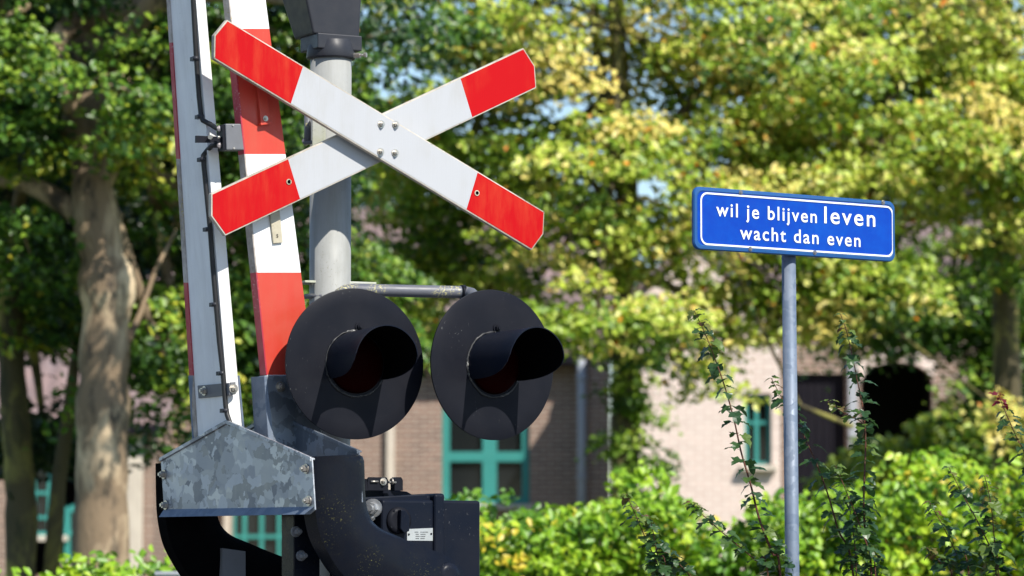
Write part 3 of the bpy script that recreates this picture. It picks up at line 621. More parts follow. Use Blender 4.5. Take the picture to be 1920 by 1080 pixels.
def text(body, pxL, pxR, base, asc, pl, mat, par, root_, bold=.02, ypx=None, space=1.2, asc_ref='l'):
    """lettering from pxL to pxR (pixels on the plane), base = v of the baseline, asc = ascender height in metres"""
    cu = D.curves.new('t', 'FONT'); cu.body = body; cu.size = 1; cu.space_character = space; cu.offset = bold; cu.extrude = .0; cu.resolution_u = 6
    ob = D.objects.new('t', cu); C.objects.link(ob); dg = bpy.context.evaluated_depsgraph_get(); me = D.meshes.new_from_object(ob.evaluated_get(dg))
    v = np.array([tuple(x.co) for x in me.vertices]); D.objects.remove(ob)
    cu2 = D.curves.new('t2', 'FONT'); cu2.body = asc_ref; cu2.size = 1; cu2.offset = bold; ob2 = D.objects.new('t2', cu2); C.objects.link(ob2)
    dg = bpy.context.evaluated_depsgraph_get(); m2 = D.meshes.new_from_object(ob2.evaluated_get(dg)); h = max(x.co.y for x in m2.vertices); D.objects.remove(ob2)
    x0, x1 = v[:, 0].min(), v[:, 0].max(); U0, U1 = pl.uv(pxL, 400)[0], pl.uv(pxR, 400)[0]
    u = U0+(v[:, 0]-x0)/(x1-x0)*(U1-U0); vv = base+v[:, 1]*(asc/h)
    mb = MB(); mb.add([pl.pt(a, b, .0014) for a, b in zip(u, vv)], [list(p.vertices) for p in me.polygons])
    return mb.build('lettering', mat, root_, parent=par)
S_ = .00177
bA = NP.uv(1344, 406.3)[1]; bA2 = NP.uv(1530, 417.5)[1]
b1 = (NP.uv(1342, 405.5)[1]+NP.uv(1525, 416.5)[1])/2; b2 = (NP.uv(1547, 418.5)[1]+NP.uv(1640, 424.5)[1])/2; b3 = (NP.uv(1390, 448.8)[1]+NP.uv(1612, 462)[1])/2
text('wil je blijven', 1342.5, 1531, b1, .0445, NP, M['sign_white'], pan, sgn, .011)
text('leven', 1545, 1640.5, b2, .0560, NP, M['sign_white'], pan, sgn, .011)
text('wacht dan even', 1387, 1612.5, b3, .0445, NP, M['sign_white'], pan, sgn, .011)
text('5', 518, 521.5, RP.uv(520, 446)[1], .011, Plane(0, 0, 0, 33, RP.o+RP.n*.0085), M['inner_black'], rul, bar, .02, asc_ref='5')
for p in ((1388, 361), (1655, 379.5), (1406, 467), (1527, 473.5)): mb = MB(); c = NP.at(*p, .0015); mb.tube([c, c+NP.n*.002], .0078, 16); mb.tube([c, c+NP.n*.004], .0042, 12); mb.build('rivet', M['pipe_grey'], sgn, parent=pan)
mb = MB(); top = P(1478.5, 470, 12.6); bot = P(1485.5, 1070, 12.6); dr = (bot-top)/(top.z-bot.z); foot = top+dr*top.z
mb.tube([foot, top+Vector((0, 0, .02))-dr*.02], .0237, 32); mb.build('pole', M['galv_pole'], sgn)
mb = MB(); mb.box(NP.pt(NP.uv(1478, 440)[0], (vt+vb)/2, -.030), .05, .008, .05, (NP.t, NP.n, NP.z)); mb.build('pole_clamp', M['galv_pole'], sgn)
#BACKGROUND
# ================================================================== LEAF CLOUDS
def leaf_mesh(name, mat, pos, nrm, size, tint, root, parent=None, asp=.62, kind=None):
    """many small folded leaves: pos (n,3), nrm (n,3), size (n,), tint (n,)"""
    n = len(pos); org = np.array(root['_o'])
    nrm = nrm/np.linalg.norm(nrm, axis=1, keepdims=True)
    r = RNG.normal(size=(n, 3)); r[:, 2] -= .5; a = r-(r*nrm).sum(1)[:, None]*nrm; a /= np.linalg.norm(a, axis=1, keepdims=True)
    b = np.cross(nrm, a); sz = size[:, None]; p = pos-org
    V = np.stack([p-a*sz*.5, p-a*sz*.12+b*sz*asp*.5+nrm*sz*.10, p+a*sz*.22+b*sz*asp*.36+nrm*sz*.06, p+a*sz*.5-nrm*sz*.08, p+a*sz*.22-b*sz*asp*.36+nrm*sz*.06, p-a*sz*.12-b*sz*asp*.5+nrm*sz*.10], 1).reshape(-1, 3)
    base = (np.arange(n)*6)[:, None]; Fc = np.concatenate([base+np.array([0, 1, 2, 3]), base+np.array([0, 3, 4, 5])], 1).reshape(-1)
    me = D.meshes.new(name); me.vertices.add(n*6); me.vertices.foreach_set('co', V.astype(np.float32).ravel())
    me.loops.add(n*8); me.loops.foreach_set('vertex_index', Fc.astype(np.int32)); me.polygons.add(n*2)
    me.polygons.foreach_set('loop_start', np.arange(0, n*8, 4, dtype=np.int32)); me.polygons.foreach_set('loop_total', np.full(n*2, 4, dtype=np.int32))
    at = me.attributes.new('tint', 'FLOAT', 'POINT'); at.data.foreach_set('value', np.repeat(np.clip(tint, 0, 1), 6).astype(np.float32))
    me.materials.append(mat); me.update(); o = D.objects.new(name, me); C.objects.link(o); o.parent = parent or root
    if kind: o['kind'] = kind
    return o
def cloud(lobes, n_bough, per, rad, size, tintc, tints, shell=.45, flat=.42, gold=0.0, inner=.12):
    """boughs (flat drooping sprays, dense at their skin) filling a set of ellipsoid lobes, dark space between them"""
    wts = np.array([l[2] for l in lobes], float); wts /= wts.sum(); idx = RNG.choice(len(lobes), n_bough, p=wts)
    c = np.array([l[0] for l in lobes])[idx]; R = np.array([l[1] for l in lobes])[idx]
    d = RNG.normal(size=(n_bough, 3)); d /= np.linalg.norm(d, axis=1, keepdims=True); rr = RNG.uniform(shell**3, 1, n_bough)**(1/3)
    cc = c+d*R*rr[:, None]; ct = RNG.normal(0, 1, n_bough); cs = rad*RNG.uniform(.55, 1.45, n_bough)
    m = np.maximum((per*(cs/rad)**2*RNG.uniform(.75, 1.25, n_bough)).astype(int), 6); k = np.repeat(np.arange(n_bough), m); N = len(k)
    a = RNG.uniform(0, 2*math.pi, n_bough); el = RNG.uniform(1.0, 1.9, n_bough); fl = flat*RNG.uniform(.7, 1.5, n_bough)
    q = RNG.normal(size=(N, 3)); q /= np.linalg.norm(q, axis=1, keepdims=True); q *= (RNG.uniform(.25, 1.08, N)**.45)[:, None]
    q += RNG.normal(size=(N, 3))*.17
    x = q[:, 0]*el[k]; y = q[:, 1]; z = q[:, 2]*fl[k]-.22*(x*x+y*y)
    pos = cc[k]+np.column_stack([x*np.cos(a[k])-y*np.sin(a[k]), x*np.sin(a[k])+y*np.cos(a[k]), z])*cs[k][:, None]
    nr = RNG.normal(size=(N, 3))*.42+np.array([.30, -.42, .62])
    tint = np.clip(tintc+tints*ct[k]*.75+tints*RNG.normal(size=N)*.5, 0, .94)
    if gold: g_ = RNG.random(N) < gold; tint[g_] = RNG.uniform(.94, 1, g_.sum())
    return pos, nr, size*RNG.uniform(.6, 1.35, N), tint, cc
def bez(a, b, c, n=8): return [a*(1-t)**2+b*2*t*(1-t)+c*t*t for t in [i/n for i in range(n+1)]]
def tree(name, base, pts, r0, r1, lobes, cl, mat, barkm, label, group, cat='tree', twigs=60, extra=(), size=.07):
    t = thing(name, base, label, cat, group); base = Vector(base)
    P_ = [Vector(p) for p in pts]; path = []
    for i in range(len(P_)-1):
        a, b = P_[i], P_[i+1]
        for j in range(5): path.append(a.lerp(b, j/5))
    path.append(P_[-1])
    n = len(path); sm = path[:]
    for _ in range(3): sm = [sm[0]]+[(sm[i-1]+sm[i]*2+sm[i+1])/4 for i in range(1, n-1)]+[sm[-1]]
    rr = random.Random(len(name)+int(base.x*7)); mb = MB()
    mb.tube(sm, [(r0+(r1-r0)*(i/(n-1)))*(1+rr.uniform(-.07, .09))*(1.45 if i == 0 else 1.12 if i == 1 else 1)*(1.22 if name == 'plane_tree' and 19 <= i <= 21 else 1) for i in range(n)], 20)
    tr = mb.build('trunk', barkm, t)
    pos, nr, sz, ti, cc = cl
    lb = MB()
    for (c, R, w_) in lobes:
        st = sm[min(n-1, max(int(n*.45), int(n*rr.uniform(.5, .95))))]; c = Vector(c); mid = (st+c)/2+Vector((rr.uniform(-.3, .3), rr.uniform(-.3, .3), .4))
        lb.tube(bez(st, mid, c), [r1*.8*(1-.75*i/8)+.008 for i in range(9)], 10)
    sel = RNG.choice(len(cc), min(twigs, len(cc)), replace=False); cen = [Vector(l[0]) for l in lobes]
    for i in sel:
        e = Vector(cc[i]); s0 = min(cen, key=lambda q: (q-e).length); mid = (s0+e)/2+Vector((rr.uniform(-.25, .25), rr.uniform(-.25, .25), rr.uniform(-.1, .35)))
        lb.tube(bez(s0, mid, e, 5), [.022, .02, .016, .012, .009, .005], 6)
    for e in extra: lb.tube([Vector(p) for p in e[0]], e[1], 8)
    lb.build('limbs', M['bark_twig'] if barkm is M['bark_twig'] else barkm, t)
    leaf_mesh('crown', mat, pos, nr, sz, ti, t); return t
def LB(px, py, Y, rx, ry, rz, w_=1.0): p = P(px, py, Y); return ((p.x, p.y, p.z), (rx, ry, rz), w_)
G1 = 'trees in front of the brick buildings'
# plane tree, left
Y = 27.0; b0 = P(188, 1100, Y); b0.z = 0
trunk = [b0, P(189, 1000, Y), P(192, 820, Y), P(196, 640, Y), P(204, 540, Y), P(176, 400, Y), P(164, 240, Y), P(158, 60, Y), P(150, -200, Y), P(150, -520, Y)]
lobes = [LB(0, 60, 26.8, 1.2, 1.0, .95, 1.1), LB(370, 120, 27.8, 1.1, 1.0, 1.1, 1), LB(560, 80, 27.6, 1.3, 1.1, 1.2, 1), LB(-40, 360, 27.3, .9, 1, .7, .6), LB(360, 430, 28.2, .9, .8, 1.0, .75), LB(310, 690, 27.6, .42, .5, .5, .2), LB(150, -250, 27, 2.2, 1.6, .9, 1.0), LB(520, -260, 28, 1.6, 1.4, 1.1, .8), LB(440, 600, 28.4, .75, .6, .6, .3), LB(20, 520, 29, .9, .6, .45, .3), LB(480, 500, 28.6, .6, .6, .7, .5), LB(480, 700, 28.6, .4, .5, .45, .3), LB(330, 640, 28.3, .5, .5, .55, .45), LB(640, 560, 29, .6, .5, .6, .4), LB(130, 210, 26.2, 1.0, .5, .30, .45), ((-.2, 23.8, 6.9), (.9, .7, .4), .25), ((-1.15, 25.0, 5.0), (.5, .4, .3), .14)]  # last two lobes added toward the sun, to throw shade on the trunk
cl = cloud(lobes, 400, 165, .29, .074, .45, .30, gold=.006)
ext = [([P(330, 430, 27.5), P(290, 510, 27.4), P(262, 590, 27.3), P(240, 640, 27.1)], [.012, .018, .022, .03])]
tree('plane_tree', tuple(b0), trunk, .205, .11, lobes, cl, M['leaf_green'], M['bark_plane'], 'thick mottled plane tree with a bulging trunk at the far left', G1, extra=ext)
# mossy dark tree, far left edge
Y = 29.0; b0 = P(32, 1100, Y); b0.z = 0
trunk = [b0, P(42, 980, Y), P(34, 860, Y), P(22, 700, Y), P(18, 560, Y), P(30, 300, Y), P(0, 0, Y), P(-20, -300, Y)]
lobes = [LB(-60, 200, 29.5, 1.2, 1.2, 1.2), LB(40, -150, 29.5, 1.7, 1.4, 1.0), LB(90, 560, 30, .8, .8, .35, .4), LB(80, 812, 30, .5, .5, .12, .22), LB(120, 440, 31, .8, .6, .7, .5), LB(340, 520, 31, .7, .6, .9, .6), LB(350, 250, 31.5, .9, .7, .8, .6)]  # last three lobes added as near-black backing for the shaded gaps
cl = cloud(lobes, 190, 190, .36, .078, .5, .25)
tree('moss_covered_tree', tuple(b0), trunk, .13, .07, lobes, cl, M['leaf_shade'], M['bark_moss'], 'slim tree with yellow moss on its bark beside the left edge', G1,
     extra=[([P(95, 1100, 29), P(110, 900, 29), P(130, 760, 29), P(150, 600, 29)], [.07, .06, .05, .03])])
# thin pale stem behind the plane tree
# centre tree
Y = 33.0; b0 = P(1168, 1100, Y); b0.z = 0
trunk = [b0, P(1170, 960, Y), P(1166, 820, Y), P(1172, 660, Y), P(1166, 520, Y), P(1180, 380, Y), P(1170, 200, Y), P(1150, 0, Y), P(1160, -300, Y)]
lobes = [LB(1170, 60, 32.6, 1.5, 1.3, 1.0, 1.3), LB(900, 240, 33.4, 1.0, 1.0, 1.0, .8), LB(1010, 20, 33.2, .8, .8, .7, .7), LB(1130, 380, 32.2, 1.15, 1.0, .8, 1.1), LB(780, 60, 34, 1.1, 1.1, 1.2, .8), LB(1330, 330, 33, 1.1, 1, 1.2, 1.1), LB(900, 560, 34, .95, .8, .55, .8), LB(770, 560, 34.5, .6, .7, .4, .35), LB(820, 440, 34.2, .9, .7, .5, .8), LB(1340, 660, 33.2, .4, .4, .35, .2), LB(1120, 590, 31.6, .85, .6, .35, .6), LB(700, 420, 34.5, .6, .8, 1.0, .5), LB(1400, 60, 33, 1.2, 1.1, 1.2, 1.0), LB(1100, -300, 33, 2.4, 1.6, 1.1, 1.0), LB(1290, 600, 33.5, .65, .6, .3, .3)]
cl = cloud(lobes, 395, 118, .27, .078, .60, .30, shell=.3, gold=.022)
# ivy clumps on the trunk
iv = cloud([LB(1150, 880, 32.8, .2, .25, .55), LB(1195, 720, 32.8, .25, .25, .45), LB(1130, 990, 32.7, .25, .2, .4), LB(1225, 850, 32.8, .22, .2, .5, .5)], 42, 40, .14, .065, .3, .2)
cl = tuple(np.concatenate([a, b]) for a, b in zip(cl[:4], iv[:4]))+(cl[4],)
ext = [([P(1080, 340, 32.5), P(1098, 400, 32.5), P(1112, 470, 32.6), P(1128, 560, 32.8), P(1160, 700, 33)], [.014, .026, .034, .036, .04]), ([P(1096, 420, 32.5), P(1066, 440, 32.5), P(1050, 478, 32.5)], [.024, .02, .014]),
       ([P(1215, 235, 32.4), P(1250, 285, 32.5), P(1300, 360, 32.6)], [.01, .018, .022]), ([P(1190, 1100, 33), P(1188, 900, 33), P(1196, 760, 33), P(1180, 560, 33)], [.04, .04, .035, .03])]
tree('autumn_maple_tree', tuple(b0), trunk, .125, .06, lobes, cl, M['leaf_gold'], M['bark_moss'], 'ivy clad yellowing tree in the centre behind the downpipe', G1, extra=ext)
# right tree
Y = 35.0; b0 = P(1885, 1100, Y); b0.z = 0
trunk = [b0, P(1890, 900, Y), P(1888, 640, Y), P(1878, 420, Y), P(1884, 200, Y), P(1878, 0, Y), P(1870, -300, Y)]
lobes = [LB(1620, 270, 33.6, 1.5, 1.1, .9, 1.2), LB(1880, 300, 34.2, 1.2, 1.1, 1.1, 1.0), LB(1500, 130, 34.2, 1.0, 1.0, 1.1, .8), LB(1560, 520, 33.6, .9, .7, .40, .6), LB(1860, 60, 34, 1.3, 1.2, .8, .8), LB(1700, -280, 35, 2.4, 1.8, 1.2, 1.1), LB(1440, 640, 33.6, .3, .4, .25, .1)]
cl = cloud(lobes+[LB(1885, 850, 34.6, .35, .3, .55, .22)], 315, 118, .28, .080, .62, .30, shell=.3, gold=.014)
ext = [([P(1500, 165, 33), P(1560, 140, 33), P(1640, 98, 33.2), P(1720, 120, 34)], [.012, .024, .026, .03]), ([P(1600, 800, 33), P(1500, 760, 33), P(1400, 560, 33), P(1370, 480, 33)], [.022, .02, .016, .01])]
tree('yellowing_tree', tuple(b0), trunk, .15, .08, lobes, cl, M['leaf_gold'], M['bark_moss'], 'tall yellowing tree with a pale upright trunk at the right edge', G1, extra=ext)
Y = 38.0; b0 = P(1850, 1100, Y); b0.z = 0
trunk = [b0, P(1852, 900, Y), P(1858, 640, Y), P(1866, 420, Y), P(1850, 200, Y), P(1846, -100, Y)]
lobes = [LB(1790, 540, 37.5, 1.2, .9, .55, 1.0), LB(1930, 690, 37.6, .75, .7, .75, .6), LB(1640, 60, 38, 1.1, 1.0, .7, .8), LB(1640, 590, 37.6, .8, .7, .35, .5), LB(1900, 330, 38, 1, 1, 1, .7), LB(1860, -200, 38, 2, 1.5, 1.0, .8), LB(1870, 800, 37.4, .45, .4, .6, .35)]
cl = cloud(lobes, 240, 150, .31, .076, .42, .28)
tree('shade_tree', tuple(b0), trunk, .17, .09, lobes, cl, M['leaf_green'], M['bark_grey'], 'darker green tree close behind the yellowing tree at the right', G1)
# green shrub before the arch
b0 = P(1700, 1100, 40); b0.z = 0
lobes = [LB(1720, 860, 40, .5, .4, .4), LB(1810, 850, 40, .6, .5, .6), LB(1880, 800, 40, .5, .4, .8), LB(1640, 900, 40, .5, .5, .5)]
cl = cloud(lobes, 70, 90, .26, .10, .75, .2)
t = thing('garden_shrub', tuple(b0), 'loose green shrub growing in front of the dark arched doorway', 'shrub'); mb = MB()
for k in range(7):
    e = Vector(cl[4][k*5]); mb.tube(bez(Vector(b0)+Vector((random.uniform(-.3, .3), 0, 0)), Vector((b0.x, 40, e.z*.6)), e, 6), [.03, .028, .025, .02, .016, .012, .008], 8)
mb.build('stems', M['bark_grey'], t); leaf_mesh('foliage', M['leaf_green'], *cl[:4], t)
# far trees beyond the roofs, leaves darkened to stand for shade
G2 = 'far trees beyond the roofs'
for (px, Yb, dy, sx, lab, m_, n_, nm) in ((-40, 62, 220, 3.2, 'far dark tree beyond the roof at the left edge', 'leaf_shade', 520, 'evergreen_tree'), (330, 60, 330, 3.0, 'far dark tree beyond the roof behind the barrier boards', 'leaf_shade', 640, 'evergreen_tree'), (700, 66, 420, 2.6, 'far tree beyond the roof behind the signal post', 'leaf_shade', 300, 'far_tree'),
                                   (1060, 70, 560, 2.0, 'far tree beyond the tiled roof in the centre', 'leaf_shade', 70, 'far_tree'), (1440, 66, 540, 2.0, 'far tree beyond the roof behind the blue sign', 'leaf_shade', 90, 'far_tree'), (1800, 60, 420, 2.6, 'far dark tree beyond the roof at the upper right', 'leaf_shade', 260, 'evergreen_tree')):
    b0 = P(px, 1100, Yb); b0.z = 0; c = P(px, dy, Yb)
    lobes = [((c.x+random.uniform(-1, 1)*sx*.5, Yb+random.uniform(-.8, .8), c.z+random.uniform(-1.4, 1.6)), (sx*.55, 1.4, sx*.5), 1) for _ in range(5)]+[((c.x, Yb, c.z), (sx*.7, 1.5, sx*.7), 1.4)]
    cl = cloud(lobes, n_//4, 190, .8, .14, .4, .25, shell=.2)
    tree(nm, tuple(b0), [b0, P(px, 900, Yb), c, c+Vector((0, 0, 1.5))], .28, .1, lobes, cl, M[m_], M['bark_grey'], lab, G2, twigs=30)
# ================================================================== HEDGES
def hedge(name, x0, x1, Y, d, top, n, per, label, mat='leaf_hedge', size=.060):
    a = P(x0, 1100, Y).x; b = P(x1, 1100, Y).x; t = thing(name, ((a+b)/2, Y, 0), label, 'hedge'); lob = []
    cc = np.column_stack([RNG.uniform(a, b, n), Y+RNG.uniform(-d, d, n), np.zeros(n)])
    zt = np.array([top(x) for x in cc[:, 0]])+RNG.normal(0, .095, n); cc[:, 2] = zt*RNG.uniform(.12, 1, n)**.5-np.abs(cc[:, 1]-Y)*.15
    cs = .15*RNG.uniform(.5, 1.5, n); m = np.maximum((per*(cs/.15)**1.6).astype(int), 5); k = np.repeat(np.arange(n), m); N = len(k)
    q = RNG.normal(size=(N, 3)); q /= np.linalg.norm(q, axis=1, keepdims=True); q *= (RNG.uniform(.2, 1.1, N)**.5)[:, None]; q += RNG.normal(size=(N, 3))*.14
    pos = cc[k]+q*np.array([1, 1, .6])*cs[k][:, None]; pos[:, 2] = np.maximum(pos[:, 2], .02)
    nr = RNG.normal(size=(N, 3))*.5+np.array([.28, -.45, .6]); ct = RNG.normal(0, 1, n)
    leaf_mesh('foliage', M[mat], pos, nr, size*RNG.uniform(.7, 1.4, N), np.clip(.42+.30*ct[k]+.15*RNG.normal(size=N), 0, 1), t)
    mb = MB()
    for i in range(0, n, max(n//60, 1)): p = Vector(cc[i]); mb.tube(bez(Vector((p.x+random.uniform(-.1, .1), Y, 0)), Vector((p.x, Y, p.z*.6)), p, 4), [.012, .01, .009, .007, .004], 6)
    mb.build('stems', M['bark_twig'], t); return t
def topR(x): return 1.64+.06*math.sin(x*3.1)+.04*math.sin(x*7.7+1)+(.14 if x > 2.0 else .14*max(0, (x-1.0)))
hedge('hedge', 870, 2080, 23.0, .55, topR, 640, 52, 'bright green waist high hedge running along the buildings')
# scattered sprigs on the hedge top come from the clumps; low hedge on the left
hedge('low_hedge', -120, 345, 21.0, .3, lambda x: 1.24+.05*math.sin(x*5)+.03*math.sin(x*13), 120, 30, 'low leafy hedge at the bottom left below the tree trunks')
# ================================================================== BUILDINGS
def px2(px, py, Y): p = P(px, py, Y); return p.x, p.z
def wall(mb, Y, x0, x1, z1, holes, depth=.22, m=0):
    xs = sorted({x0, x1, *[h[0] for h in holes], *[h[1] for h in holes]}); zs = sorted({0, z1, *[h[2] for h in holes], *[h[3] for h in holes]})
    for a, b in zip(xs, xs[1:]):
        for c, d in zip(zs, zs[1:]):
            cx, cz = (a+b)/2, (c+d)/2
            if any(h[0] < cx < h[1] and h[2] < cz < h[3] for h in holes): continue
            mb.add([(a, Y, c), (b, Y, c), (b, Y, d), (a, Y, d)], [(0, 1, 2, 3)], m)
    for (a, b, c, d) in holes:
        mb.add([(a, Y, c), (a, Y+depth, c), (a, Y+depth, d), (a, Y, d)], [(0, 1, 2, 3)], m); mb.add([(b, Y, c), (b, Y+depth, c), (b, Y+depth, d), (b, Y, d)], [(0, 1, 2, 3)], m)
        mb.add([(a, Y, c), (b, Y, c), (b, Y+depth, c), (a, Y+depth, c)], [(0, 1, 2, 3)], m); mb.add([(a, Y, d), (b, Y, d), (b, Y+depth, d), (a, Y+depth, d)], [(0, 1, 2, 3)], m)
def hole(x0, y0, x1, y1, Y): a, d = px2(x0, y0, Y); b, c = px2(x1, y1, Y); return (a, b, max(c, .05), d)
def window(root_, h, Y, vb, hb, fw=.07, bw=.05, mat='teal', sill=True, label=None):
    a, b, c, d = h; mb = MB(); y = Y+.12
    for (u0, u1, v0, v1) in ((a, a+fw, c, d), (b-fw, b, c, d), (a+fw, b-fw, c, c+fw), (a+fw, b-fw, d-fw, d)): mb.box(((u0+u1)/2, y, (v0+v1)/2), (u1-u0)/2, .04, (v1-v0)/2)
    f = mb.build('window', M[mat], root_, bevel=.004)
    if label: f['label'] = label
    mb = MB()
    for x, w_ in vb: mb = MB(); mb.box((x, y, (c+d)/2), w_/2, .03, (d-c)/2-fw); mb.build('glazing_bar', M[mat], root_, parent=f, bevel=.003)
    for z, w_ in hb: mb = MB(); mb.box(((a+b)/2, y-.004, z), (b-a)/2-fw, .028, w_/2); mb.build('glazing_bar', M[mat], root_, parent=f, bevel=.003)
    mb = MB(); mb.box(((a+b)/2, y+.05, (c+d)/2), (b-a)/2, .006, (d-c)/2); mb.build('pane', M['glass'], root_, parent=f)
    if sill: mb = MB(); mb.box(((a+b)/2, Y-.03, c-.035), (b-a)/2+.06, .10, .035); mb.build('sill', M['stone'], root_, parent=f, bevel=.005)
    return f
def roof(mb, x0, x1, Y0, z0, Y1, z1, over=.25, th=.12):
    s = (z1-z0)/(Y1-Y0); q = [(x0-.2, Y0-over, z0-over*s), (x1+.2, Y0-over, z0-over*s), (x1+.2, Y1, z1), (x0-.2, Y1, z1)]
    mb.prism([Vector(p) for p in q], Vector((0, 0, th)))
def backs(mb, x0, x1, Y, Yb, z, m=0):
    mb.add([(x0, Y, 0), (x0, Yb, 0), (x0, Yb, z), (x0, Y, z)], [(0, 1, 2, 3)], m); mb.add([(x1, Y, 0), (x1, Yb, 0), (x1, Yb, z), (x1, Y, z)], [(0, 1, 2, 3)], m); mb.add([(x0, Yb, 0), (x1, Yb, 0), (x1, Yb, z), (x0, Yb, z)], [(0, 1, 2, 3)], m)
def room(mb, h, Y, d=2.5):
    a, b, c, e = h; a -= .1; b += .1; c = max(c-.1, .02); e += .1
    y0, y1 = Y+.24, Y+d
    mb.add([(a, y0, c), (b, y0, c), (b, y1, c), (a, y1, c), (a, y0, e), (b, y0, e), (b, y1, e), (a, y1, e)], [(0, 1, 2, 3), (4, 5, 6, 7), (0, 3, 7, 4), (1, 2, 6, 5), (3, 2, 6, 7)])
# low left house
Y = 47.0; x0, zE = px2(-420, 792, Y); x1, _ = px2(288, 792, Y)
hh = thing('brick_cottage', ((x0+x1)/2, Y, 0), 'low brick house with teal windows behind the thick tree trunk at left', 'house')
w1 = hole(46, 822, 118, 1004, Y); w2 = hole(120, 950, 205, 1050, Y); wp = hole(32, 800, 246, 1078, Y); mb = MB(); wall(mb, Y, x0, x1, zE, [wp], 1.6); backs(mb, x0, x1, Y, Y+6, zE); mb.build('wall', M['brick'], hh); mb = MB(); mb.add([(wp[0], Y+1.6, wp[2]), (wp[1], Y+1.6, wp[2]), (wp[1], Y+1.6, wp[3]), (wp[0], Y+1.6, wp[3])], [(0, 1, 2, 3)]); mb.build('wall_shade_panel', M['dark_shared'], hh)  # wide recess and dark back panel added to stand for the wall's shade
m_x = lambda p: px2(p, 900, Y)[0]; m_z = lambda p: px2(900, p, Y)[1]
window(hh, w1, Y, [(m_x(62), .05), (m_x(91), .05)], [(m_z(877), .045), (m_z(924), .045), (m_z(970), .045)], fw=.05)
window(hh, w2, Y, [(m_x(150), .05), (m_x(178), .05)], [(m_z(950), .05), (m_z(1000), .05)], fw=.07)
mb = MB(); roof(mb, x0, x1, Y, zE, Y+3.6, zE+2.1); mb.prism([Vector((x0-.2, Y+3.6, zE+2.1)), Vector((x1+.2, Y+3.6, zE+2.1)), Vector((x1+.2, Y+7, zE)), Vector((x0-.2, Y+7, zE))], Vector((0, 0, .12))); mb.build('roof', M['tiles'], hh)
mb = MB(); mb.box(((x0+x1)/2, Y-.3, zE-.10), (x1-x0)/2+.2, .06, .06); mb.build('gutter', M['dark_shared'], hh, bevel=.02)
mb = MB(); xq = m_x(254); mb.box((xq, Y-.08, zE/2), .10, .06, zE/2); mb.build('stone_pier', M['stone'], hh, bevel=.01)
# main hall
Y = 50.0; x0, zE = px2(268, 660, Y); x1, _ = px2(1143, 660, Y)
hall = thing('brick_hall', ((x0+x1)/2, Y, 0), 'long brick hall with a large teal window and zinc downpipe behind the lamps', 'building')
wA = hole(436, 930, 600, 1078, Y); wB = hole(829, 735, 993, 946, Y); mb = MB(); wall(mb, Y, x0, x1, zE, [wA, wB]); backs(mb, x0, x1, Y, Y+7, zE)
m_x = lambda p: px2(p, 900, Y)[0]; m_z = lambda p: px2(900, p, Y)[1]
mb.build('wall', M['brick'], hall)
window(hall, wA, Y, [(m_x(458), .055), (m_x(490), .055), (m_x(523), .055), (m_x(560), .055)], [(m_z(1006), .05)], fw=.04)
window(hall, wB, Y, [(m_x(918), .19)], [(m_z(856), .13)], fw=.10)
for a, b, d_, nm in ((725, 740, .05, 'stone'), (420, 433, .06, 'stone')):
    mb = MB(); mb.box(((m_x(a)+m_x(b))/2, Y-d_, zE/2), (m_x(b)-m_x(a))/2, d_-.003, zE/2-.02); mb.build('pilaster', M[nm], hall, bevel=.006)
mb = MB(); mb.box(((m_x(1103)+m_x(1142))/2, Y-.19, zE/2), (m_x(1142)-m_x(1103))/2, .187, zE/2-.02); mb.build('pier', M['brick'], hall)
mb = MB(); mb.tube([(m_x(1090), Y-.42, .1), (m_x(1090), Y-.42, zE-.25), (m_x(1090), Y-.30, zE-.1)], .062, 16)
for zz in (1.2, 2.6, 3.9): mb.tube([(m_x(1090), Y-.42, zz), (m_x(1090), Y-.42, zz+.05)], .075, 16)
mb.build('downpipe', M['zinc'], hall)
zr = zE+2.3; mb = MB(); roof(mb, x0, x1, Y, zE, Y+5, zr); mb.prism([Vector((x0-.2, Y+5, zr)), Vector((x1+.2, Y+5, zr)), Vector((x1+.2, Y+10, zE)), Vector((x0-.2, Y+10, zE))], Vector((0, 0, .12))); mb.build('roof', M['tiles'], hall)
mb = MB(); mb.box(((x0+x1)/2, Y-.3, zE-.12), (x1-x0)/2, .07, .07); mb.build('gutter', M['dark_shared'], hall, bevel=.02)
# pale wing
Y = 46.0; x0, zE = px2(1192, 560, Y); x1, _ = px2(1462, 560, Y)
wg = thing('pale_brick_wing', ((x0+x1)/2, Y, 0), 'pale sunlit brick building with a small teal window behind the tall shoots', 'building')
m_x = lambda p: px2(p, 900, Y)[0]; m_z = lambda p: px2(900, p, Y)[1]
wC = hole(1396, 738, 1447, 872, Y); mb = MB(); wall(mb, Y, x0, x1, zE, [wC]); backs(mb, x0, x1, Y, Y+5, zE)
xm = (x0+x1)/2; mb.add([(x0, Y, zE), (x1, Y, zE), (xm, Y, zE+.8)], [(0, 1, 2)]); mb.add([(x0, Y+5, zE), (x1, Y+5, zE), (xm, Y+5, zE+.8)], [(0, 1, 2)])
mb.build('wall', M['brick_pale'], wg); window(wg, wC, Y, [(m_x(1420), .05)], [(m_z(792), .04)], fw=.045, mat='teal')
mb = MB()
for xa in (x0-.2, x1+.2): mb.prism([Vector((xa, Y-.2, zE-.12)), Vector((xm, Y-.2, zE+.84)), Vector((xm, Y+5.2, zE+.84)), Vector((xa, Y+5.2, zE-.12))], Vector((0, 0, .1)))
mb.build('roof', M['tiles'], wg)
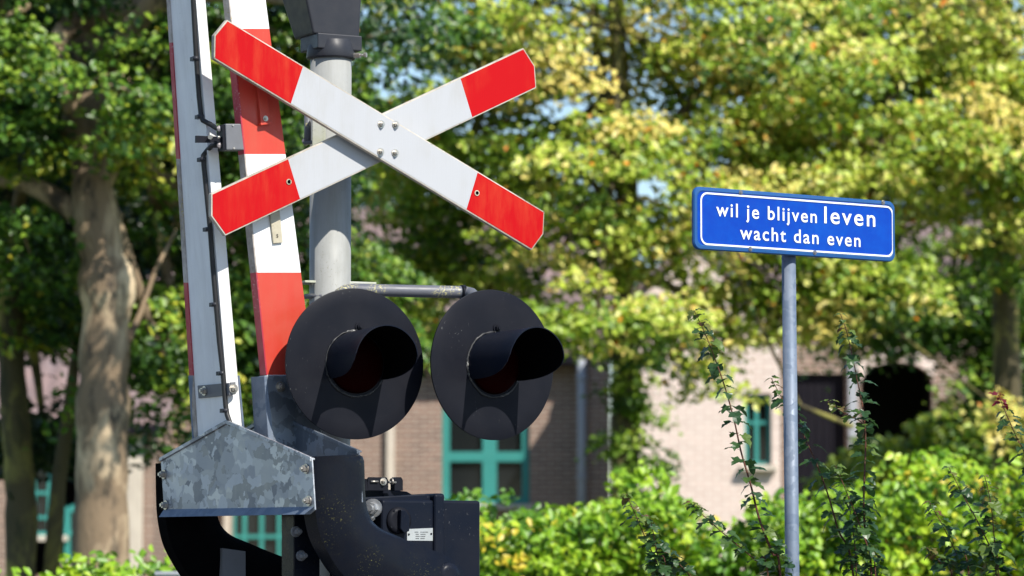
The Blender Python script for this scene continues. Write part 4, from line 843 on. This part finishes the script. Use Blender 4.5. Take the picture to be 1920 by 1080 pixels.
# carriage house on the right
Y = 50.0; x0, zE = px2(1466, 560, Y); x1, _ = px2(2150, 560, Y)
ch = thing('carriage_house', ((x0+x1)/2, Y, 0), 'brick coach house with dark boarded doors and an arched opening at right', 'building')
m_x = lambda p: px2(p, 900, Y)[0]; m_z = lambda p: px2(900, p, Y)[1]
h1 = hole(1474, 700, 1588, 1085, Y); h2 = hole(1614, 718, 1752, 1085, Y); h3 = hole(1860, 730, 1990, 1085, Y)
mb = MB(); AR = .25
h2b = (h2[0], h2[1], h2[2], m_z(678)); wall(mb, Y, x0, x1, zE, [h1, h2b, h3]); backs(mb, x0, x1, Y, Y+6, zE)
# arch spandrels
n = 16; cx = (h2[0]+h2[1])/2; hw = (h2[1]-h2[0])/2; zs, zt_ = h2[3], m_z(678)
arc = [(cx-hw*math.cos(math.pi*k/n), zs+(zt_-zs)*math.sin(math.pi*k/n)) for k in range(n+1)]
for k in range(n): (ax, az), (bx, bz) = arc[k], arc[k+1]; mb.add([(ax, Y, az), (bx, Y, bz), (bx, Y, zt_), (ax, Y, zt_), (ax, Y+.22, az), (bx, Y+.22, bz)], [(0, 1, 2, 3), (0, 1, 5, 4)])
mb.build('wall', M['brick'], ch)
mb = MB()
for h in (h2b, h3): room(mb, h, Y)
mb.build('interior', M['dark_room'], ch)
mb = MB(); nb = 8
for k in range(nb): u0 = h1[0]+(h1[1]-h1[0])*k/nb; mb.box((u0+(h1[1]-h1[0])/nb/2, Y+.12, (h1[2]+h1[3])/2), (h1[1]-h1[0])/nb/2-.006, .02, (h1[3]-h1[2])/2)
mb.box(((h1[0]+h1[1])/2, Y+.16, (h1[2]+h1[3])/2), (h1[1]-h1[0])/2, .01, (h1[3]-h1[2])/2); mb.build('boarded_door', M['dark_shared'], ch)
mb = MB(); mb.box((m_x(1599), Y-.06, zE/2), .06, .055, zE/2-.05); mb.build('post', M['zinc'], ch, bevel=.01)
mb = MB()
for k in range(n): (ax, az), (bx, bz) = arc[k], arc[k+1]; mb.prism([Vector((ax, Y-.004, az)), Vector((bx, Y-.004, bz)), Vector((cx+(bx-cx)*1.12, Y-.004, bz+.18)), Vector((cx+(ax-cx)*1.12, Y-.004, az+.18))], Vector((0, -.05, 0)))
mb.build('arch_band', M['brick_pale'], ch)
zr = zE+1.3; mb = MB(); roof(mb, x0, x1, Y, zE, Y+4, zr); mb.prism([Vector((x0-.2, Y+4, zr)), Vector((x1+.2, Y+4, zr)), Vector((x1+.2, Y+8, zE)), Vector((x0-.2, Y+8, zE))], Vector((0, 0, .12))); mb.build('roof', M['tiles'], ch)
# small grey-green cabinet at the bottom left
cb = P(321, 1072, 20); cab = thing('utility_cabinet', (cb.x, 20.2, 0), 'small grey-green cabinet, only its top edge above the bottom left hedge', 'cabinet'); mb = MB()
mb.box((cb.x, 20.2, cb.z/2-.01), .085, .12, cb.z/2-.01); mb.build('body', M['cabinet'], cab, bevel=.004); mb = MB(); mb.box((cb.x, 20.2, cb.z-.008), .095, .13, .010); mb.build('top', M['zinc'], cab, bevel=.003)
# ================================================================== MAPLE SHOOTS (in focus)
def maple_leaf(mb, base, d, up, s, rr):
    """five-lobed leaf: base point, direction, upward normal, size"""
    d = d.normalized(); up = (up-d*up.dot(d)).normalized(); sd = d.cross(up)
    prof = [(0, 0), (-.06, .20), (-.08, .40), (.10, .36), (.20, .40), (.44, .52), (.46, .36), (.50, .25), (.74, .27), (.86, .15), (1.0, 0)]
    prof = [prof[0]]+[(x+rr.uniform(-.04, .04), y*rr.uniform(.85, 1.12)) for x, y in prof[1:-1]]+[prof[-1]]
    droop = rr.uniform(.15, .5); curl = rr.uniform(.1, .35)
    def pt(x, y): return base+d*(x*s)+sd*(y*s)+up*(s*(curl*abs(y)*.8-droop*x*x+rr.uniform(-.06, .06)))
    sp = [pt(x, 0) for x in (0, .1, .2, .4, .55, .75, 1)]
    for sg in (1, -1):
        e = [pt(x, y*sg) for x, y in prof]
        vs = [sp[0], sp[1], sp[2], sp[3], sp[4], sp[5], sp[6]]+e[1:10]
        mb.add(vs, [(0, 7, 8, 1), (1, 8, 9, 2), (2, 9, 10, 3), (3, 10, 11, 12), (3, 12, 13, 4), (4, 13, 14, 5), (5, 14, 15, 6)], 0)
def shoots(name, stems, Y, label, seed, gnd=None, dens=1.0, reds=()):
    """stems: pixel polylines, top first; each runs on down to the ground"""
    rr = random.Random(seed); bx = stems[0][-1][0] if gnd is None else gnd; g0 = P(bx, 1090, Y)
    base = Vector((g0.x+.03, Y, 0)); t = thing(name, tuple(base), label, 'shrub', 'young maple shoots in front of the hedge'); mbl = MB(); tl = []
    for si, st in enumerate(stems):
        br = isinstance(st, tuple); pts0 = st[0] if br else st
        yo = rr.uniform(-.12, .12); pts = [P(x, y, Y+yo*(1-i/(len(pts0)))) for i, (x, y) in enumerate(pts0)]
        if not br:
            low = pts[-1]; pts += [low.lerp(base, .45)+Vector((0, 0, -.1)), base.copy()]
        dn = []
        for i in range(len(pts)-1):
            m = 6
            for j in range(m):
                t_ = j/m; p0 = pts[max(i-1, 0)]; p1 = pts[i]; p2 = pts[i+1]; p3 = pts[min(i+2, len(pts)-1)]
                dn.append(.5*((2*p1)+(p2-p0)*t_+(2*p0-5*p1+4*p2-p3)*t_*t_+(3*p1-p0-3*p2+p3)*t_**3))
        dn.append(pts[-1]); n = len(dn); mb = MB(); L = [0]
        for a, b in zip(dn, dn[1:]): L.append(L[-1]+(b-a).length)
        mb.tube(dn, [min(.0012+.0034*l, .0062) for l in L], 8); mb.build('stem', M['stem_red'], t)
        s_ = .004; k = 0
        while s_ < min(L[-1], 1.35):
            j = max(i for i in range(n) if L[i] <= s_); j = min(j, n-2); p = dn[j].lerp(dn[j+1], (s_-L[j])/max(L[j+1]-L[j], 1e-6)); ax = (dn[j]-dn[j+1]).normalized()
            for sg in (0, 1):
                a = k*1.7+sg*math.pi+rr.uniform(-.5, .5); out = Vector((math.cos(a), math.sin(a)*.8, rr.uniform(-.25, .35))).normalized()
                if rr.random() > .93*dens+(.3 if s_ < .1 else 0): continue
                pl_ = rr.uniform(.008, .022) if s_ > .04 else .006; sz = rr.uniform(.034, .056)*(1 if s_ > .08 else .6); q = p+out*pl_+Vector((0, 0, .003)); mbl.tube([p, q], .0007, 4, 0, False)
                nf = len(mbl.v); maple_leaf(mbl, q, out+Vector((0, 0, rr.uniform(-.7, .05))), Vector((rr.uniform(-.3, .3), rr.uniform(-.5, .1), 1)), sz, rr)
                tv = rr.uniform(0, .8) if s_ > .06 else rr.uniform(.6, .9)
                if si in reds and s_ < .05: tv = 1.0
                tl.append((nf, len(mbl.v), tv))
            k += 1; s_ += rr.uniform(.020, .042)*(1 if s_ > .1 else .5)*(1.0 if s_ < .6 else .7)
    o = mbl.build('foliage', M['leaf_shoot'], t); at = o.data.attributes.new('tint', 'FLOAT', 'POINT'); v = np.full(len(o.data.vertices), .3, np.float32)
    for a, b, x in tl: v[a:b] = x
    at.data.foreach_set('value', v); return t
A_ = [(1301, 582), (1316, 612), (1332.6, 651.5), (1357, 719), (1376, 786), (1390, 849), (1407, 907), (1424, 974), (1448, 1037), (1463, 1080)]
B_ = [(1294, 943), (1332.6, 979), (1371, 1012.6), (1417, 1051), (1440, 1080)]
shoots('maple_sapling', [A_, B_], 12.35, 'tall slanting maple shoot left of the sign pole, with a side shoot', 5, 1465)
C_ = [(1174, 926), (1193, 969), (1212, 1012.6), (1236, 1065.5), (1245, 1085)]; C2 = [(1218, 968), (1225, 1000), (1233, 1040), (1250, 1085)]; C3 = [(1248, 1036), (1272, 1055), (1300, 1085)]
shoots('maple_sapling', [C_, C2, ([(1225, 1015), (1240, 1030), (1262, 1046), (1299, 1085)],)], 12.3, 'short leafy maple sapling, leftmost of the shoots above the bottom edge', 9, 1240, 1.1)
D_ = [(1576, 589), (1587, 620), (1595.6, 656), (1607.6, 714), (1619.6, 776.6), (1623, 829.6), (1621, 887), (1619.6, 955), (1624, 1012.6), (1634, 1080)]
D2 = ([(1552, 752.6), (1570, 766), (1590, 778), (1610, 788), (1619.6, 797)],)
F_ = [(1566.7, 873), (1590.7, 930.7), (1610, 979), (1632, 1041), (1642, 1085)]
shoots('maple_sapling', [D_, F_, D2], 12.85, 'tallest upright maple shoot just right of the sign pole', 13, 1640, 1.05)
E_ = [(1446, 709), (1467, 748), (1501, 805), (1528, 863), (1552, 926), (1571.5, 993), (1600, 1080)]
shoots('maple_sapling', [E_, [(1590, 930), (1600, 1000), (1606, 1085)]], 12.98, 'maple shoot crossing behind the sign pole and leaning to the left', 17, 1604)
G_ = [(1778.5, 875), (1807, 930.7), (1836, 983.7), (1862, 1041), (1868, 1085)]; H_ = [(1846, 892), (1858, 945), (1865, 1017), (1872, 1080)]
shoots('maple_sapling', [G_, H_], 12.4, 'two crossing maple shoots low at the right of the picture', 21, 1870)
I_ = [(1742, 940), (1769, 988.5), (1793, 1036.6), (1817, 1080)]; J_ = [(1737.6, 1027), (1764, 1056), (1785, 1085)]
shoots('maple_sapling', [I_, J_], 12.5, 'small maple shoots leaning left between the tall shoot and the right pair', 25, 1812)
K_ = [(1872, 740.5), (1880, 760), (1889, 781.5), (1906, 820), (1922, 852), (1945, 930), (1950, 1080)]
shoots('maple_sapling', [K_, [(1913, 955), (1930, 1000), (1948, 1080)]], 12.35, 'maple shoot with a red leaf tip at the right edge', 29, 1950, 1, (0,))
